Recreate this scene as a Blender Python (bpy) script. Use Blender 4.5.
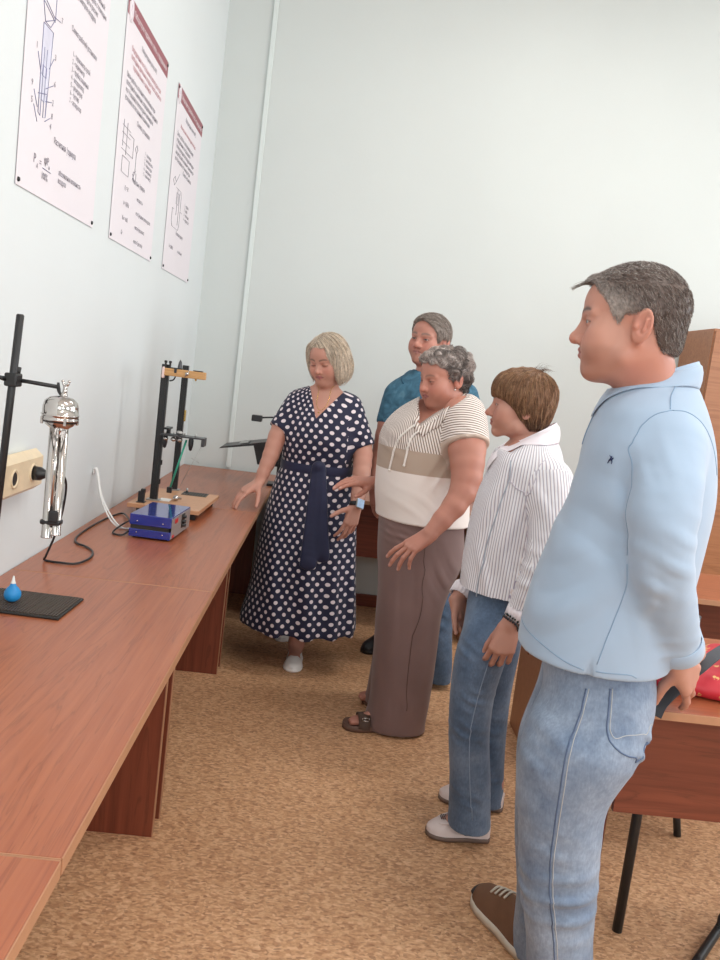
import bpy, bmesh, math, random
import numpy as np
from mathutils import Vector, Matrix
random.seed(7); RNG = np.random.default_rng(7)
for o in list(bpy.data.objects): bpy.data.objects.remove(o)
SC = bpy.context.scene; COL = SC.collection
# ------------------------------------------------------------------ camera
F_PX = 840.0; EYE = np.array([0, 0, 1.42])
_yc = np.array([(338-360)/F_PX, -(370-480)/F_PX, -1.]); _yc /= np.linalg.norm(_yc)
_xc = np.array([1, -.12, 0.]); _xc[2] = (_xc[0]*_yc[0]+_xc[1]*_yc[1])/-_yc[2]; _xc /= np.linalg.norm(_xc)
RW = np.array([_xc, _yc, np.cross(_xc, _yc)])
cam_data = bpy.data.cameras.new('camera'); cam = bpy.data.objects.new('camera', cam_data); COL.objects.link(cam)
cam_data.sensor_fit = 'VERTICAL'; cam_data.sensor_height = 24; cam_data.lens = 24*F_PX/960; cam_data.clip_start = .02
mw = Matrix(RW.tolist()).to_4x4(); mw.translation = Vector(EYE); cam.matrix_world = mw
SC.camera = cam
def at(px, py, y):
    "world point on the plane y = const that the photo pixel sees"
    d = RW @ np.array([(px-360)/F_PX, -(py-480)/F_PX, -1.]); return EYE + d*(y/d[1])
def atz(px, py, z):
    d = RW @ np.array([(px-360)/F_PX, -(py-480)/F_PX, -1.]); return EYE + d*((z-EYE[2])/d[2])
# ------------------------------------------------------------------ world, light, exposure
WLD = bpy.data.worlds.new('world'); SC.world = WLD; WLD.use_nodes = True
WLD.node_tree.nodes['Background'].inputs[0].default_value = (.86, .93, 1, 1)
WLD.node_tree.nodes['Background'].inputs[1].default_value = 1.6
def area(name, loc, rot, sx, sy, power, col=(1, 1, 1)):
    l = bpy.data.lights.new(name, 'AREA'); l.shape = 'RECTANGLE'; l.size = sx; l.size_y = sy; l.energy = power; l.color = col
    o = bpy.data.objects.new(name, l); COL.objects.link(o); o.location = loc; o.rotation_euler = rot; return o
XR, YF, ZC = 4.3, -2.6, 3.95
for i, yy in enumerate((-.6, 1.6, 3.8)):
    area('window_daylight', (XR-.02, yy, 2.15), (0, math.radians(90), 0), 1.9, 1.5, 66, (.93, .97, 1))
for xx in (.2, 2.6): area('window_daylight', (xx, YF+.02, 2.15), (math.radians(90), 0, 0), 1.5, 1.8, 52, (.95, .98, 1))
area('ceiling_tube_light', (1.3, 1.0, ZC-.12), (0, 0, 0), 1.2, .25, 42, (1, .97, .93))
area('ceiling_tube_light', (1.3, 3.4, ZC-.12), (0, 0, 0), 1.2, .25, 42, (1, .97, .93))
area('ceiling_tube_light', (1.3, -1.2, ZC-.12), (0, 0, 0), 1.2, .25, 42, (1, .97, .93))
SC.view_settings.view_transform = 'Standard'; SC.view_settings.look = 'None'
SC.view_settings.exposure = -0.64; SC.view_settings.gamma = 1; SC.view_settings.use_curve_mapping = False
# ------------------------------------------------------------------ materials
def srgb(r, g, b):
    f = lambda c: (c/255/12.92) if c/255 <= .04045 else ((c/255+.055)/1.055)**2.4
    return (f(r), f(g), f(b), 1)
class NT:
    def __init__(s, name):
        s.m = bpy.data.materials.new(name); s.m.use_nodes = True; s.t = s.m.node_tree
        s.b = s.t.nodes['Principled BSDF']
    def n(s, typ, ins=None, **kw):
        nd = s.t.nodes.new('ShaderNode'+typ)
        for k, v in kw.items(): setattr(nd, k, v)
        for k, v in (ins or {}).items():
            if hasattr(v, 'links') or isinstance(v, bpy.types.NodeSocket): s.t.links.new(v, nd.inputs[k])
            else: nd.inputs[k].default_value = v
        return nd
    def set(s, **kw):
        for k, v in kw.items():
            k = k.replace('_', ' ')
            if isinstance(v, bpy.types.NodeSocket): s.t.links.new(v, s.b.inputs[k])
            else: s.b.inputs[k].default_value = v
        return s
    def ramp(s, fac, stops):
        r = s.t.nodes.new('ShaderNodeValToRGB'); e = r.color_ramp.elements
        while len(e) < len(stops): e.new(.5)
        for i, (p, c) in enumerate(stops): e[i].position = p; e[i].color = c
        s.t.links.new(fac, r.inputs[0]); return r.outputs[0]
    def math(s, op, a, b=None, c=None):
        d = {0: a}
        if b is not None: d[1] = b
        if c is not None: d[2] = c
        return s.n('Math', d, operation=op).outputs[0]
    def mix(s, f, a, b, mode='MIX'):
        nd = s.n('Mix', {0: f}, data_type='RGBA', blend_type=mode)
        for k, v in ((6, a), (7, b)):
            if isinstance(v, bpy.types.NodeSocket): s.t.links.new(v, nd.inputs[k])
            else: nd.inputs[k].default_value = v
        return nd.outputs[2]
    def bump(s, h, strength=.3, dist=.002, prev=None):
        nd = s.n('Bump', {'Height': h, 'Strength': strength, 'Distance': dist})
        if prev is not None: s.t.links.new(prev, nd.inputs['Normal'])
        s.t.links.new(nd.outputs[0], s.b.inputs['Normal']); return nd.outputs[0]
    def coord(s, scale=(1, 1, 1), kind='Object', rot=(0, 0, 0)):
        tc = s.n('TexCoord'); mp = s.n('Mapping', {'Vector': tc.outputs[kind], 'Scale': scale, 'Rotation': rot}); return mp.outputs[0]
def plain(name, c, rough=.5, metal=0., var=.06, vs=30, bump=0., **kw):
    m = NT(name); v = m.coord(); nz = m.n('TexNoise', {'Vector': v, 'Scale': vs, 'Detail': 3}).outputs[0]
    lo = tuple(x*(1-var) for x in c[:3])+(1,); hi = tuple(min(1, x*(1+var)) for x in c[:3])+(1,)
    m.set(Base_Color=m.ramp(nz, [(.3, lo), (.7, hi)]), Roughness=rough, Metallic=metal, **kw)
    if bump: m.bump(nz, bump, .002)
    return m.m
def wood(name, axis, c1, c2, c3, rough=.34, scale=1., coat=.18):
    m = NT(name); sc = [9., 9., 9.]; sc[axis] = .38; v = m.coord(tuple(x*scale for x in sc))
    n1 = m.n('TexNoise', {'Vector': v, 'Scale': 1.1, 'Detail': 5, 'Roughness': .62, 'Distortion': .9}).outputs[0]
    sc2 = [40., 40., 40.]; sc2[axis] = 1.2; v2 = m.coord(tuple(x*scale for x in sc2))
    n2 = m.n('TexNoise', {'Vector': v2, 'Scale': 1.6, 'Detail': 4, 'Roughness': .6}).outputs[0]
    w = m.math('FRACT', m.math('MULTIPLY', n1, 12.))
    line = m.ramp(w, [(0, (1, 1, 1, 1)), (.07, (.1, .1, .1, 1)), (.16, (0, 0, 0, 1)), (.8, (0, 0, 0, 1)), (1, (.7, .7, .7, 1))])
    base = m.ramp(n2, [(.3, c2), (.65, c1)])
    col = m.mix(m.math('MULTIPLY', line, .5), base, c3)
    m.set(Base_Color=col, Roughness=rough, Coat_Weight=coat, Coat_Roughness=.22); m.bump(n2, .04, .001)
    return m.m
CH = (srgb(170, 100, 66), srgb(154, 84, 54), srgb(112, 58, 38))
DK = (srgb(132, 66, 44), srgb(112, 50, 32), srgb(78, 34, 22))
M = {}
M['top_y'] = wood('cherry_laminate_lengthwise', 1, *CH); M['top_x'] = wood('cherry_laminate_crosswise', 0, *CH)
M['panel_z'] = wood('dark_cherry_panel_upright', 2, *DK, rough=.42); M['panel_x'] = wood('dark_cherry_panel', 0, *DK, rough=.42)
M['edge'] = plain('tan_edge_band', srgb(176, 128, 96), .5)
M['cab'] = wood('alder_cabinet_board', 0, srgb(168, 112, 74), srgb(150, 96, 60), srgb(118, 72, 44), .45, .8)
M['ply'] = wood('light_oak_board', 0, srgb(206, 156, 118), srgb(196, 144, 106), srgb(165, 115, 82), .45, 2)
M['beam'] = wood('yellow_pine_beam', 0, srgb(206, 160, 104), srgb(190, 142, 88), srgb(150, 104, 60), .5, 3)
def wall_mat(name, c):
    m = NT(name); v = m.coord()
    n = m.n('TexNoise', {'Vector': v, 'Scale': 1.3, 'Detail': 4}).outputs[0]; n2 = m.n('TexNoise', {'Vector': v, 'Scale': 55, 'Detail': 3}).outputs[0]
    lo = tuple(x*.97 for x in c[:3])+(1,)
    m.set(Base_Color=m.ramp(n, [(.35, lo), (.65, c)]), Roughness=.62); m.bump(n2, .12, .002); return m.m
M['wall'] = wall_mat('pale_mint_paint', srgb(209, 215, 213)); M['wall_left'] = wall_mat('window_lit_mint_paint', srgb(222, 228, 229))  # left wall's mint is whitened in its base colour for the window light
M['ceil'] = wall_mat('white_ceiling_paint', srgb(236, 236, 232))
def floor_mat():
    m = NT('flecked_tan_linoleum'); v = m.coord((1, 1.6, 1)); nz = m.n('TexNoise', {'Vector': m.coord(), 'Scale': 26, 'Detail': 2})
    vv = m.n('VectorMath', {0: v, 1: m.n('VectorMath', {0: nz.outputs['Color'], 'Scale': .03}, operation='SCALE').outputs[0]}, operation='ADD').outputs[0]
    a = m.n('TexVoronoi', {'Vector': vv, 'Scale': 88, 'Randomness': 1.}).outputs['Color']
    sep = m.n('SeparateColor', {0: a}).outputs[0]
    c = m.ramp(sep, [(0, srgb(138, 92, 60)), (.25, srgb(182, 132, 94)), (.6, srgb(206, 158, 116)), (.93, srgb(228, 186, 146))])
    b = m.n('TexNoise', {'Vector': m.coord((1, 1.8, 1)), 'Scale': 60, 'Detail': 3, 'Roughness': .7}).outputs[0]
    c = m.mix(.4, c, m.ramp(b, [(.34, srgb(150, 104, 72)), (.5, srgb(206, 158, 118)), (.66, srgb(232, 192, 154))]))
    m.set(Base_Color=c, Roughness=.52); return m.m
M['floor'] = floor_mat()
M['black'] = plain('matt_black_metal', (.012, .012, .013, 1), .42); M['blackp'] = plain('black_plastic', (.015, .015, .017, 1), .35)
M['chrome'] = plain('polished_nickel', (.52, .49, .47, 1), .10, 1., var=.03); M['steel'] = plain('dull_steel', (.45, .45, .44, 1), .35, 1.)
M['blue'] = plain('gloss_blue_enamel', srgb(32, 52, 140), .12, var=.03, Coat_Weight=.8, Coat_Roughness=.05)
M['grey_panel'] = plain('grey_instrument_face', srgb(150, 142, 140), .5); M['red'] = plain('red_plastic', srgb(200, 30, 40), .35)
M['paper'] = plain('white_poster_paper', srgb(230, 224, 229), .6, var=.01, vs=3); M['crimson'] = plain('crimson_print', srgb(150, 84, 94), .5, var=.03)
M['ink'] = plain('dark_grey_ink', srgb(136, 130, 142), .6); M['inkr'] = plain('red_ink', srgb(196, 140, 148), .6); M['inkb'] = plain('blue_violet_ink', srgb(134, 136, 168), .6); M['wink'] = plain('white_print', srgb(236, 226, 230), .6)
M['tint'] = plain('pale_violet_print', srgb(212, 212, 228), .6)
M['beige'] = plain('beige_plastic', srgb(226, 206, 174), .4); M['rubber'] = plain('black_rubber', (.02, .018, .017, 1), .55)
M['bulb'] = plain('sky_blue_rubber', srgb(38, 140, 205), .45, Subsurface_Weight=.1); M['white'] = plain('white_plastic', srgb(232, 232, 230), .4)
M['green'] = plain('green_enamel', srgb(50, 150, 125), .3); M['brass'] = plain('brass', srgb(214, 180, 110), .25, 1.)
# ------------------------------------------------------------------ mesh helpers
def base_of(p):
    v = Vector((0, 0, 0))
    while p is not None: v += p.location; p = p.parent
    return v
def link(name, verts, faces, mat, parent=None, smooth=True, origin=None, mats=None, fmat=None):
    off = np.array(base_of(parent)) if parent is not None else np.array(origin if origin is not None else (0, 0, 0), float)
    V = np.asarray(verts, float) - off
    me = bpy.data.meshes.new(name)
    if isinstance(faces, np.ndarray) and len(faces):
        k = faces.shape[1]; me.vertices.add(len(V)); me.vertices.foreach_set('co', V.astype(np.float32).ravel())
        me.loops.add(faces.size); me.loops.foreach_set('vertex_index', faces.astype(np.int32).ravel())
        me.polygons.add(len(faces)); me.polygons.foreach_set('loop_start', np.arange(0, faces.size, k, dtype=np.int32))
        me.update(calc_edges=True); me.validate()
    else:
        me.from_pydata([tuple(v) for v in V], [], [tuple(f) for f in faces]); me.update()
    if smooth: me.polygons.foreach_set('use_smooth', [True]*len(me.polygons))
    for m in (mats or [mat]): me.materials.append(m)
    if fmat is not None: me.polygons.foreach_set('material_index', np.asarray(fmat, np.int32))
    o = bpy.data.objects.new(name, me); COL.objects.link(o)
    if parent is not None: o.parent = parent
    elif origin is not None: o.location = origin
    return o
def thing(name, label, cat, loc, group=None):
    o = bpy.data.objects.new(name, None); COL.objects.link(o); o.location = tuple(loc); o.empty_display_size = .1
    return tag(o, label, cat, group)
def tag(o, label=None, cat=None, group=None, kind=None):
    if label: o['label'] = label
    if cat: o['category'] = cat
    if group: o['group'] = group
    if kind: o['kind'] = kind
    return o
class MB:
    "collects shapes (with optional material slots) into ONE mesh"
    def __init__(s): s.v = []; s.f = []; s.sm = []
    def add(s, v, f, smooth=False):
        n = len(s.v); s.v += [tuple(x) for x in v]; s.f += [tuple(i+n for i in q) for q in f]; s.sm += [smooth]*len(f); return s
    def box(s, lo, hi, bev=0., M4=None):
        bm = bmesh.new(); bmesh.ops.create_cube(bm, size=1)
        lo = np.array(lo, float); hi = np.array(hi, float)
        for v in bm.verts: v.co = Vector((lo+hi)/2 + np.array(v.co)*(hi-lo))
        if bev: bmesh.ops.bevel(bm, geom=bm.edges[:], offset=bev, segments=2, affect='EDGES', profile=.5)
        if M4 is not None: bmesh.ops.transform(bm, matrix=M4, verts=bm.verts)
        bm.verts.index_update(); s.add([v.co[:] for v in bm.verts], [[v.index for v in f.verts] for f in bm.faces]); bm.free(); return s
    def tube(s, pts, r, n=10, caps=True, sub=0):
        P = np.array(pts, float)
        rr = np.array([r]*len(P) if np.isscalar(r) else r, float)
        if sub: P, rr = spline(P, sub, rr)
        v, f = sweep(P, rr, n, caps); return s.add(v, f, True)
    def lathe(s, prof, c=(0, 0, 0), n=28, M4=None):
        v = []; f = []; k = len(prof)
        for i in range(n):
            a = 2*math.pi*i/n
            for r, z in prof: v.append((r*math.cos(a), r*math.sin(a), z))
        for i in range(n):
            j = (i+1) % n
            for q in range(k-1): f.append((i*k+q, j*k+q, j*k+q+1, i*k+q+1))
        v = [Vector(x) for x in v]
        if M4 is not None: v = [M4 @ x for x in v]
        c = Vector(c); return s.add([tuple(x+c) for x in v], f, True)
    def ball(s, c, r, n=14, sc=(1, 1, 1)):
        pr = [(max(1e-5, math.sin(t*math.pi/n))*1., -math.cos(t*math.pi/n)) for t in range(n+1)]
        v = []; f = []; k = len(pr); m = 2*n
        for i in range(m):
            a = 2*math.pi*i/m
            for q, z in pr: v.append((c[0]+r*sc[0]*q*math.cos(a), c[1]+r*sc[1]*q*math.sin(a), c[2]+r*sc[2]*z))
        for i in range(m):
            j = (i+1) % m
            for q in range(k-1): f.append((i*k+q, j*k+q, j*k+q+1, i*k+q+1))
        return s.add(v, f, True)
    def prism(s, poly, d, n=None):
        "extrude the polygon (list of 3-D points) by vector d"
        k = len(poly); d = np.array(d); v = [np.array(p, float) for p in poly]+[np.array(p, float)+d for p in poly]
        f = [tuple(range(k))[::-1], tuple(range(k, 2*k))]+[(i, (i+1) % k, k+(i+1) % k, k+i) for i in range(k)]
        return s.add(v, f)
    def build(s, name, mat, parent=None, origin=None):
        o = link(name, s.v, s.f, mat, parent, False, origin); o.data.polygons.foreach_set('use_smooth', s.sm)
        bm = bmesh.new(); bm.from_mesh(o.data); bmesh.ops.recalc_face_normals(bm, faces=bm.faces); bm.to_mesh(o.data); bm.free()
        return o
def spline(P, sub, rr=None):
    P = np.array(P, float); Q = np.vstack([2*P[0]-P[1], P, 2*P[-1]-P[-2]]); out = []; ro = []
    for i in range(len(P)-1):
        p0, p1, p2, p3 = Q[i:i+4]
        for t in np.arange(sub)/sub:
            out.append(.5*((2*p1)+(-p0+p2)*t+(2*p0-5*p1+4*p2-p3)*t*t+(-p0+3*p1-3*p2+p3)*t**3))
            if rr is not None: ro.append(rr[i]*(1-t)+rr[i+1]*t)
    out.append(P[-1])
    if rr is not None: ro.append(rr[-1]); return np.array(out), np.array(ro)
    return np.array(out)
def sweep(P, r, n=8, caps=True):
    T = np.gradient(P, axis=0); T /= np.linalg.norm(T, axis=1)[:, None]+1e-12
    u = np.cross(T[0], (0, 0, 1) if abs(T[0][2]) < .9 else (1, 0, 0)); u /= np.linalg.norm(u)
    v = []; f = []
    for i in range(len(P)):
        u = u - T[i]*np.dot(u, T[i]); u /= np.linalg.norm(u)+1e-12; w = np.cross(T[i], u)
        for k in range(n):
            a = 2*math.pi*k/n; v.append(P[i]+r[i]*(u*math.cos(a)+w*math.sin(a)))
    for i in range(len(P)-1):
        for k in range(n): f.append((i*n+k, i*n+(k+1) % n, (i+1)*n+(k+1) % n, (i+1)*n+k))
    if caps: f.append(tuple(range(n))[::-1]); f.append(tuple(range((len(P)-1)*n, len(P)*n)))
    return v, f
# ------------------------------------------------------------------ the room
XL, YB = -.855, 5.07
def struct(name, mb, mat): return tag(mb.build(name, mat), kind='structure')
struct('floor', MB().box((XL-.1, YF-.1, -.1), (XR+.1, YB+.1, 0)), M['floor'])
struct('ceiling', MB().box((XL-.1, YF-.1, ZC), (XR+.1, YB+.1, ZC+.1)), M['ceil'])
struct('wall_left', MB().box((XL-.1, YF-.1, 0), (XL, YB+.1, ZC)), M['wall_left'])
struct('wall_back', MB().box((XL, YB, 0), (XR+.1, YB+.1, ZC)), M['wall'])
wf = MB(); wf.box((XL, YF-.1, 0), (XR+.1, YF, 1.2)).box((XL, YF-.1, 3.1), (XR+.1, YF, ZC))
for a, b in ((XL, -.55), (.95, 1.85), (3.35, XR+.1)): wf.box((a, YF-.1, 1.2), (b, YF, 3.1))
struct('wall_front', wf, M['wall'])
for i, (a, b) in enumerate(((-.55, .95), (1.85, 3.35))):
    w = MB()
    for lo, hi in (((a, 1.2), (b, 1.26)), ((a, 3.04), (b, 3.1)), ((a, 1.2), (a+.06, 3.1)), ((b-.06, 1.2), (b, 3.1)), (((a+b)/2-.03, 1.2), ((a+b)/2+.03, 3.1))):
        w.box((lo[0], YF-.08, lo[1]), (hi[0], YF-.02, hi[1]), .004)
    struct('window_%d' % (i+4), w, M['white'])
wr = MB(); WY = ((-1.35, .15), (.85, 2.35), (3.05, 4.55))
wr.box((XR, YF, 0), (XR+.1, YB, 1.2)).box((XR, YF, 3.1), (XR+.1, YB, ZC))
prev = YF
for a, b in WY: wr.box((XR, prev, 1.2), (XR+.1, a, 3.1)); prev = b
wr.box((XR, prev, 1.2), (XR+.1, YB, 3.1)); struct('wall_right', wr, M['wall'])
for i, (a, b) in enumerate(WY):
    w = MB()
    for lo, hi in (((a, 1.2), (b, 1.26)), ((a, 3.04), (b, 3.1)), ((a, 1.2), (a+.06, 3.1)), ((b-.06, 1.2), (b, 3.1)), (((a+b)/2-.03, 1.2), ((a+b)/2+.03, 3.1))):
        w.box((XR+.02, lo[0], lo[1]), (XR+.08, hi[0], hi[1]), .004)
    struct('window_%d' % (i+1), w, M['white'])
struct('trim_1', MB().box((-.602, YB-.016, .76), (-.576, YB, ZC), .003), wall_mat('pale_duct_paint', srgb(219, 227, 225)))
struct('baseboard_back', MB().box((XL, YB-.02, 0), (XR, YB, .075), .003), M['panel_x'])
struct('baseboard_left', MB().box((XL, YF, 0), (XL+.018, YB-.02, .075), .003), M['panel_x'])
# ------------------------------------------------------------------ tables
def slab(lo, hi, name, mat, parent, edges):
    "a laminate board with tan edge banding along the listed sides"
    b = MB().box(lo, hi, .0015).build(name, mat, parent)
    e = MB(); t = .0022
    for s_ in edges:
        l = list(lo); h = list(hi)
        ax = 'xyz'.index(s_[0])
        if s_[1] == '-': h[ax] = lo[ax]; l[ax] = lo[ax]-t
        else: l[ax] = hi[ax]; h[ax] = hi[ax]+t
        e.box(l, h, .0008)
    if e.v: e.build('edge_band', M['edge'], b)
    return b
def long_table(x0, x1, y0, y1, label, group=None):
    t = thing('work_table', label, 'table', ((x0+x1)/2, (y0+y1)/2, 0), group)
    slab((x0, y0, .726), (x1, y1, .75), 'tabletop', M['top_y'], t, ('x+', 'y-', 'y+'))
    for yy in (y0+.070, y1-.026):
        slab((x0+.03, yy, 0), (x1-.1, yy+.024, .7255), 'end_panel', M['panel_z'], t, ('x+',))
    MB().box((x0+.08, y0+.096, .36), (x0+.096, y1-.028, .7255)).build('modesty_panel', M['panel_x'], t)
    return t
long_table(XL+.003, -.2815, -.30, 1.024, 'near laminate work table in the bottom left corner of the picture, below the first seam')
long_table(XL+.003, -.2815, 1.030, 2.352, 'cherry laminate work table carrying the black ribbed mat and blue rubber bulb')
long_table(XL+.003, -.2815, 2.358, 3.683, 'cherry laminate work table carrying the blue power box and double post apparatus')
long_table(XL+.003, -.2815, 3.689, 5.04, 'far cherry laminate work table in the corner under the black tray stand')
def desk(x0, x1, y0, y1, label, cat='desk', legs=True, panel_y=.29, slabs=()):
    t = thing('school_desk', label, cat, ((x0+x1)/2, (y0+y1)/2, 0))
    slab((x0, y0, .73), (x1, y1, .75), 'desktop', M['top_x'], t, ('x-', 'y-', 'x+', 'y+'))
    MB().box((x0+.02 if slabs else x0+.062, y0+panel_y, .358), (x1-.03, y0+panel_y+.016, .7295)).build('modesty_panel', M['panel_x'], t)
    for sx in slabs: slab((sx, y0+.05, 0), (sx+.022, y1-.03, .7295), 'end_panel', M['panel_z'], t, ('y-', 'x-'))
    return t
tb = desk(-.262, .885, 4.43, 5.045, 'wooden desk against the back wall behind the woman in the polka dot dress', panel_y=.40, slabs=(-.24, .855))
tb2 = desk(.90, 1.99, 4.43, 5.045, 'wooden desk against the back wall behind the woman in the striped shirt', panel_y=.40, slabs=(.93, 1.94))
dB = desk(.90, 2.35, 3.00, 3.50, 'second-row wooden desk seen behind the back of the man in light blue', panel_y=.33, slabs=(.925, 2.3))
dA = desk(.80, 2.15, 1.80, 2.46, 'wooden desk with the red bag on it, beside the man in light blue jeans', panel_y=.275)
for q in ((.942, 2.105), (1.98, 2.105), (1.98, 2.40)):
    MB().tube([(q[0], q[1], .001), (q[0], q[1], .728)], .0135, 12).build('leg', M['black'], dA)
slab((.84, 2.42, 0), (.99, 2.442, .7295), 'end_panel', M['panel_z'], dA, ('x+',))
MB().box((.96, 2.10, .69), (1.99, 2.12, .7295)).build('rail', M['black'], dA)
# cabinet beyond the desks
cb = thing('wooden_cabinet', 'tall light brown wooden cabinet against the back wall at the right edge', 'cabinet', (2.46, 4.82, 0))
MB().box((2.02, 4.62, 0), (2.9, 5.04, 1.90), .003).build('body', M['cab'], cb)
for x0_, x1_, hx_ in ((2.024, 2.458, 2.42), (2.462, 2.896, 2.50)):
    d2 = MB().box((x0_, 4.600, .08), (x1_, 4.619, 1.885), .002).build('door', M['cab'], cb)
    MB().tube([(hx_, 4.60, .95), (hx_, 4.58, .96), (hx_, 4.575, 1.0), (hx_, 4.58, 1.04), (hx_, 4.60, 1.05)], .005, sub=3).build('handle', M['steel'], d2)
# chairs
def chair(x, y, rot, label):
    t = thing('school_chair', label, 'chair', (x, y, 0))
    R = Matrix.Rotation(rot, 4, 'Z'); L = lambda p: tuple(Vector((x, y, 0)) + R @ Vector(p))
    for sx in (-1, 1):
        MB().tube([L((sx*.215, -.23, .001)), L((sx*.185, -.19, .22)), L((sx*.17, -.165, .44))], .0125, 10, sub=4).build('leg', M['black'], t)
        MB().tube([L((sx*.215, .25, .001)), L((sx*.185, .20, .25)), L((sx*.175, .18, .46)), L((sx*.17, .205, .76))], .0125, 10, sub=4).build('leg', M['black'], t)
    m4 = Matrix.Translation((x, y, 0)) @ R
    MB().box((-.2, -.2, .441), (.2, .19, .456), .006, m4).build('seat', M['panel_x'], t)
    MB().box((-.19, .172, .58), (.19, .186, .74), .006, m4).build('backrest', M['blackp'], t)
    MB().tube([L((-.17, -.165, .43)), L((.17, -.165, .43))], .01).build('seat_frame', M['black'], t)
    return t
chair(1.12, 2.90, math.pi, 'black tube-legged chair behind the desk with the red bag')
t = thing('school_chair', 'black tube-framed chair cut off by the bottom right corner, nearest to the camera', 'chair', (1.50, 1.68, 0))
A_, B_ = atz(718, 930, .014), atz(694, 966, .014)
for k_, o_ in enumerate((np.zeros(3), np.array([.36, .03, 0]))):
    a_, b_ = A_+o_, B_+o_
    MB().tube([b_, a_-(a_-b_)*.12, a_+[.008, .004, .012], a_+[.03, .01, .06], a_+[.14, -.08, .30], a_+[.20, -.16, .46]], .0125, 12, sub=5).build('leg', M['black'], t)
c_ = A_+[.38, -.30, 0]
MB().box((c_[0]-.2, c_[1]-.2, .470), (c_[0]+.2, c_[1]+.2, .486), .006).build('seat', M['panel_x'], t)
MB().box((c_[0]+.17, c_[1]-.19, .64), (c_[0]+.185, c_[1]+.19, .82), .006).build('backrest', M['blackp'], t)
for s_ in (-.16, .16): MB().tube([(c_[0]+.18, c_[1]+s_, .465), (c_[0]+.195, c_[1]+s_, .80)], .011).build('back_tube', M['black'], t)
# ------------------------------------------------------------------ posters on the left wall
FONT = None
def text(parent, s, y, z, size, mat, name='printed_text', align='LEFT', sx=1., x=XL+.0045):
    c = bpy.data.curves.new(name, 'FONT'); c.body = s; c.size = size; c.align_x = align; c.extrude = .0002; c.resolution_u = 2; c.space_line = 1.02
    tmp = bpy.data.objects.new('t', c); COL.objects.link(tmp); dg = bpy.context.evaluated_depsgraph_get(); dg.update()
    me = bpy.data.meshes.new_from_object(tmp.evaluated_get(dg)); COL.objects.unlink(tmp); bpy.data.objects.remove(tmp)
    b = np.array(base_of(parent)); 
    for v in me.vertices:
        X, Y, Z = v.co; v.co = (x+Z*.5-b[0], y+X*sx-b[1], z+Y-b[2])
    me.materials.clear(); me.materials.append(mat)
    o = bpy.data.objects.new(name, me); COL.objects.link(o); o.parent = parent; return o
def strokes(parent, lines, mat, name='diagram', r=.0013):
    m = MB()
    for L in lines: m.tube([(XL+.0042, a, b) for a, b in L], r, 4)
    return m.build(name, mat, parent)
def poster(y0, label):
    w = .66; z0, z1 = 1.778, 2.590
    t = thing('poster', label, 'poster', (XL, y0+w/2, z0), None)
    v = []; f = []; nx, nz = 16, 20
    for k in (0, 1):
        for i in range(nx+1):
            for j in range(nz+1):
                a = i/nx; b = j/nz; v.append((XL+.0022+.0012*k+.0000*math.sin(a*5), y0+w*a, z0+(z1-z0)*b))
    N = (nx+1)*(nz+1)
    for i in range(nx):
        for j in range(nz):
            q = (i*(nz+1)+j, (i+1)*(nz+1)+j, (i+1)*(nz+1)+j+1, i*(nz+1)+j+1); f.append(q[::-1]); f.append(tuple(N+x for x in q))
    ring = [i*(nz+1) for i in range(nx+1)]+[nx*(nz+1)+j for j in range(1, nz+1)]+[i*(nz+1)+nz for i in range(nx-1, -1, -1)]+[j for j in range(nz-1, 0, -1)]
    for a, b in zip(ring, ring[1:]+ring[:1]): f.append((a, b, b+N, a+N))
    link('sheet', v, f, M['paper'], t, False)
    MB().box((XL+.0036, y0, z1-.062), (XL+.0041, y0+w, z1)).build('banner', M['crimson'], t)
    MB().lathe([(1e-4, .0006), (.03, .0006), (.031, 0), (.03, -.0003)], (XL+.0044, y0+.045, z1-.036), 24, Matrix.Rotation(math.pi/2, 4, 'Y') @ Matrix.Scale(1.35, 4, (1, 0, 0))).build('emblem', M['wink'], t)
    strokes(t, [[(y0+.045+.024*math.cos(a*.7), z1-.036+.034*math.sin(a*.7)) for a in range(10)], [(y0+.035, z1-.05), (y0+.045, z1-.02), (y0+.055, z1-.05)]], M['inkb'], 'emblem_drawing', .0012)
    text(t, 'Лаборатория гидравлики, тепло- и газодинамики', y0+.085, z1-.043, .0285, M['wink'], 'banner_text', sx=.80)
    for yy, zz in ((.014, .014), (w-.014, .014), (.014, z1-z0-.014), (w-.014, z1-z0-.014)):
        MB().lathe([(1e-4, .005), (.005, .004), (.0065, 0)], (XL+.0036, y0+yy, z0+zz), 12, Matrix.Rotation(math.pi/2, 4, 'Y')).build('pin', M['black'], t)
    return t, z0, z1
P1, z0, z1 = poster(2.19, 'nearest wall poster with a tall instrument drawing and the formula')
y0 = 2.19
text(P1, 'Схема рабочей установки', y0+.32, z0+.485, .0225, M['ink'], sx=.84)
text(P1, 'Определение относительной\nвлажности воздуха с помощью\nпсихрометра и расчет\nпараметров воздуха', y0+.33, z0+.650, .0225, M['ink'], sx=.86)
text(P1, '1 – термометр сухой\n2 – термометр\n3 – трубка защитная\n4 – воздуховод\n5 – резервуар\n6 – футляр\n7 – аспиратор', y0+.345, z0+.425, .0205, M['ink'], sx=.8)
text(P1, 'Расчетная формула', y0+.245, z0+.160, .025, M['ink'], sx=.8)
text(P1, 'P', y0+.105, z0+.078, .034, M['ink']); text(P1, 'A', y0+.128, z0+.068, .019, M['ink']); text(P1, '=', y0+.148, z0+.078, .028, M['ink'])
text(P1, 'φP', y0+.182, z0+.092, .030, M['ink']); text(P1, 'н', y0+.218, z0+.084, .017, M['ink']); text(P1, '100%', y0+.168, z0+.050, .027, M['ink'], sx=.85)
text(P1, 'абсолютная влажность\nвоздуха', y0+.300, z0+.088, .0215, M['ink'], sx=.84)
q = lambda *a: [(y0+p[0], z0+p[1]) for p in a]
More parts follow.
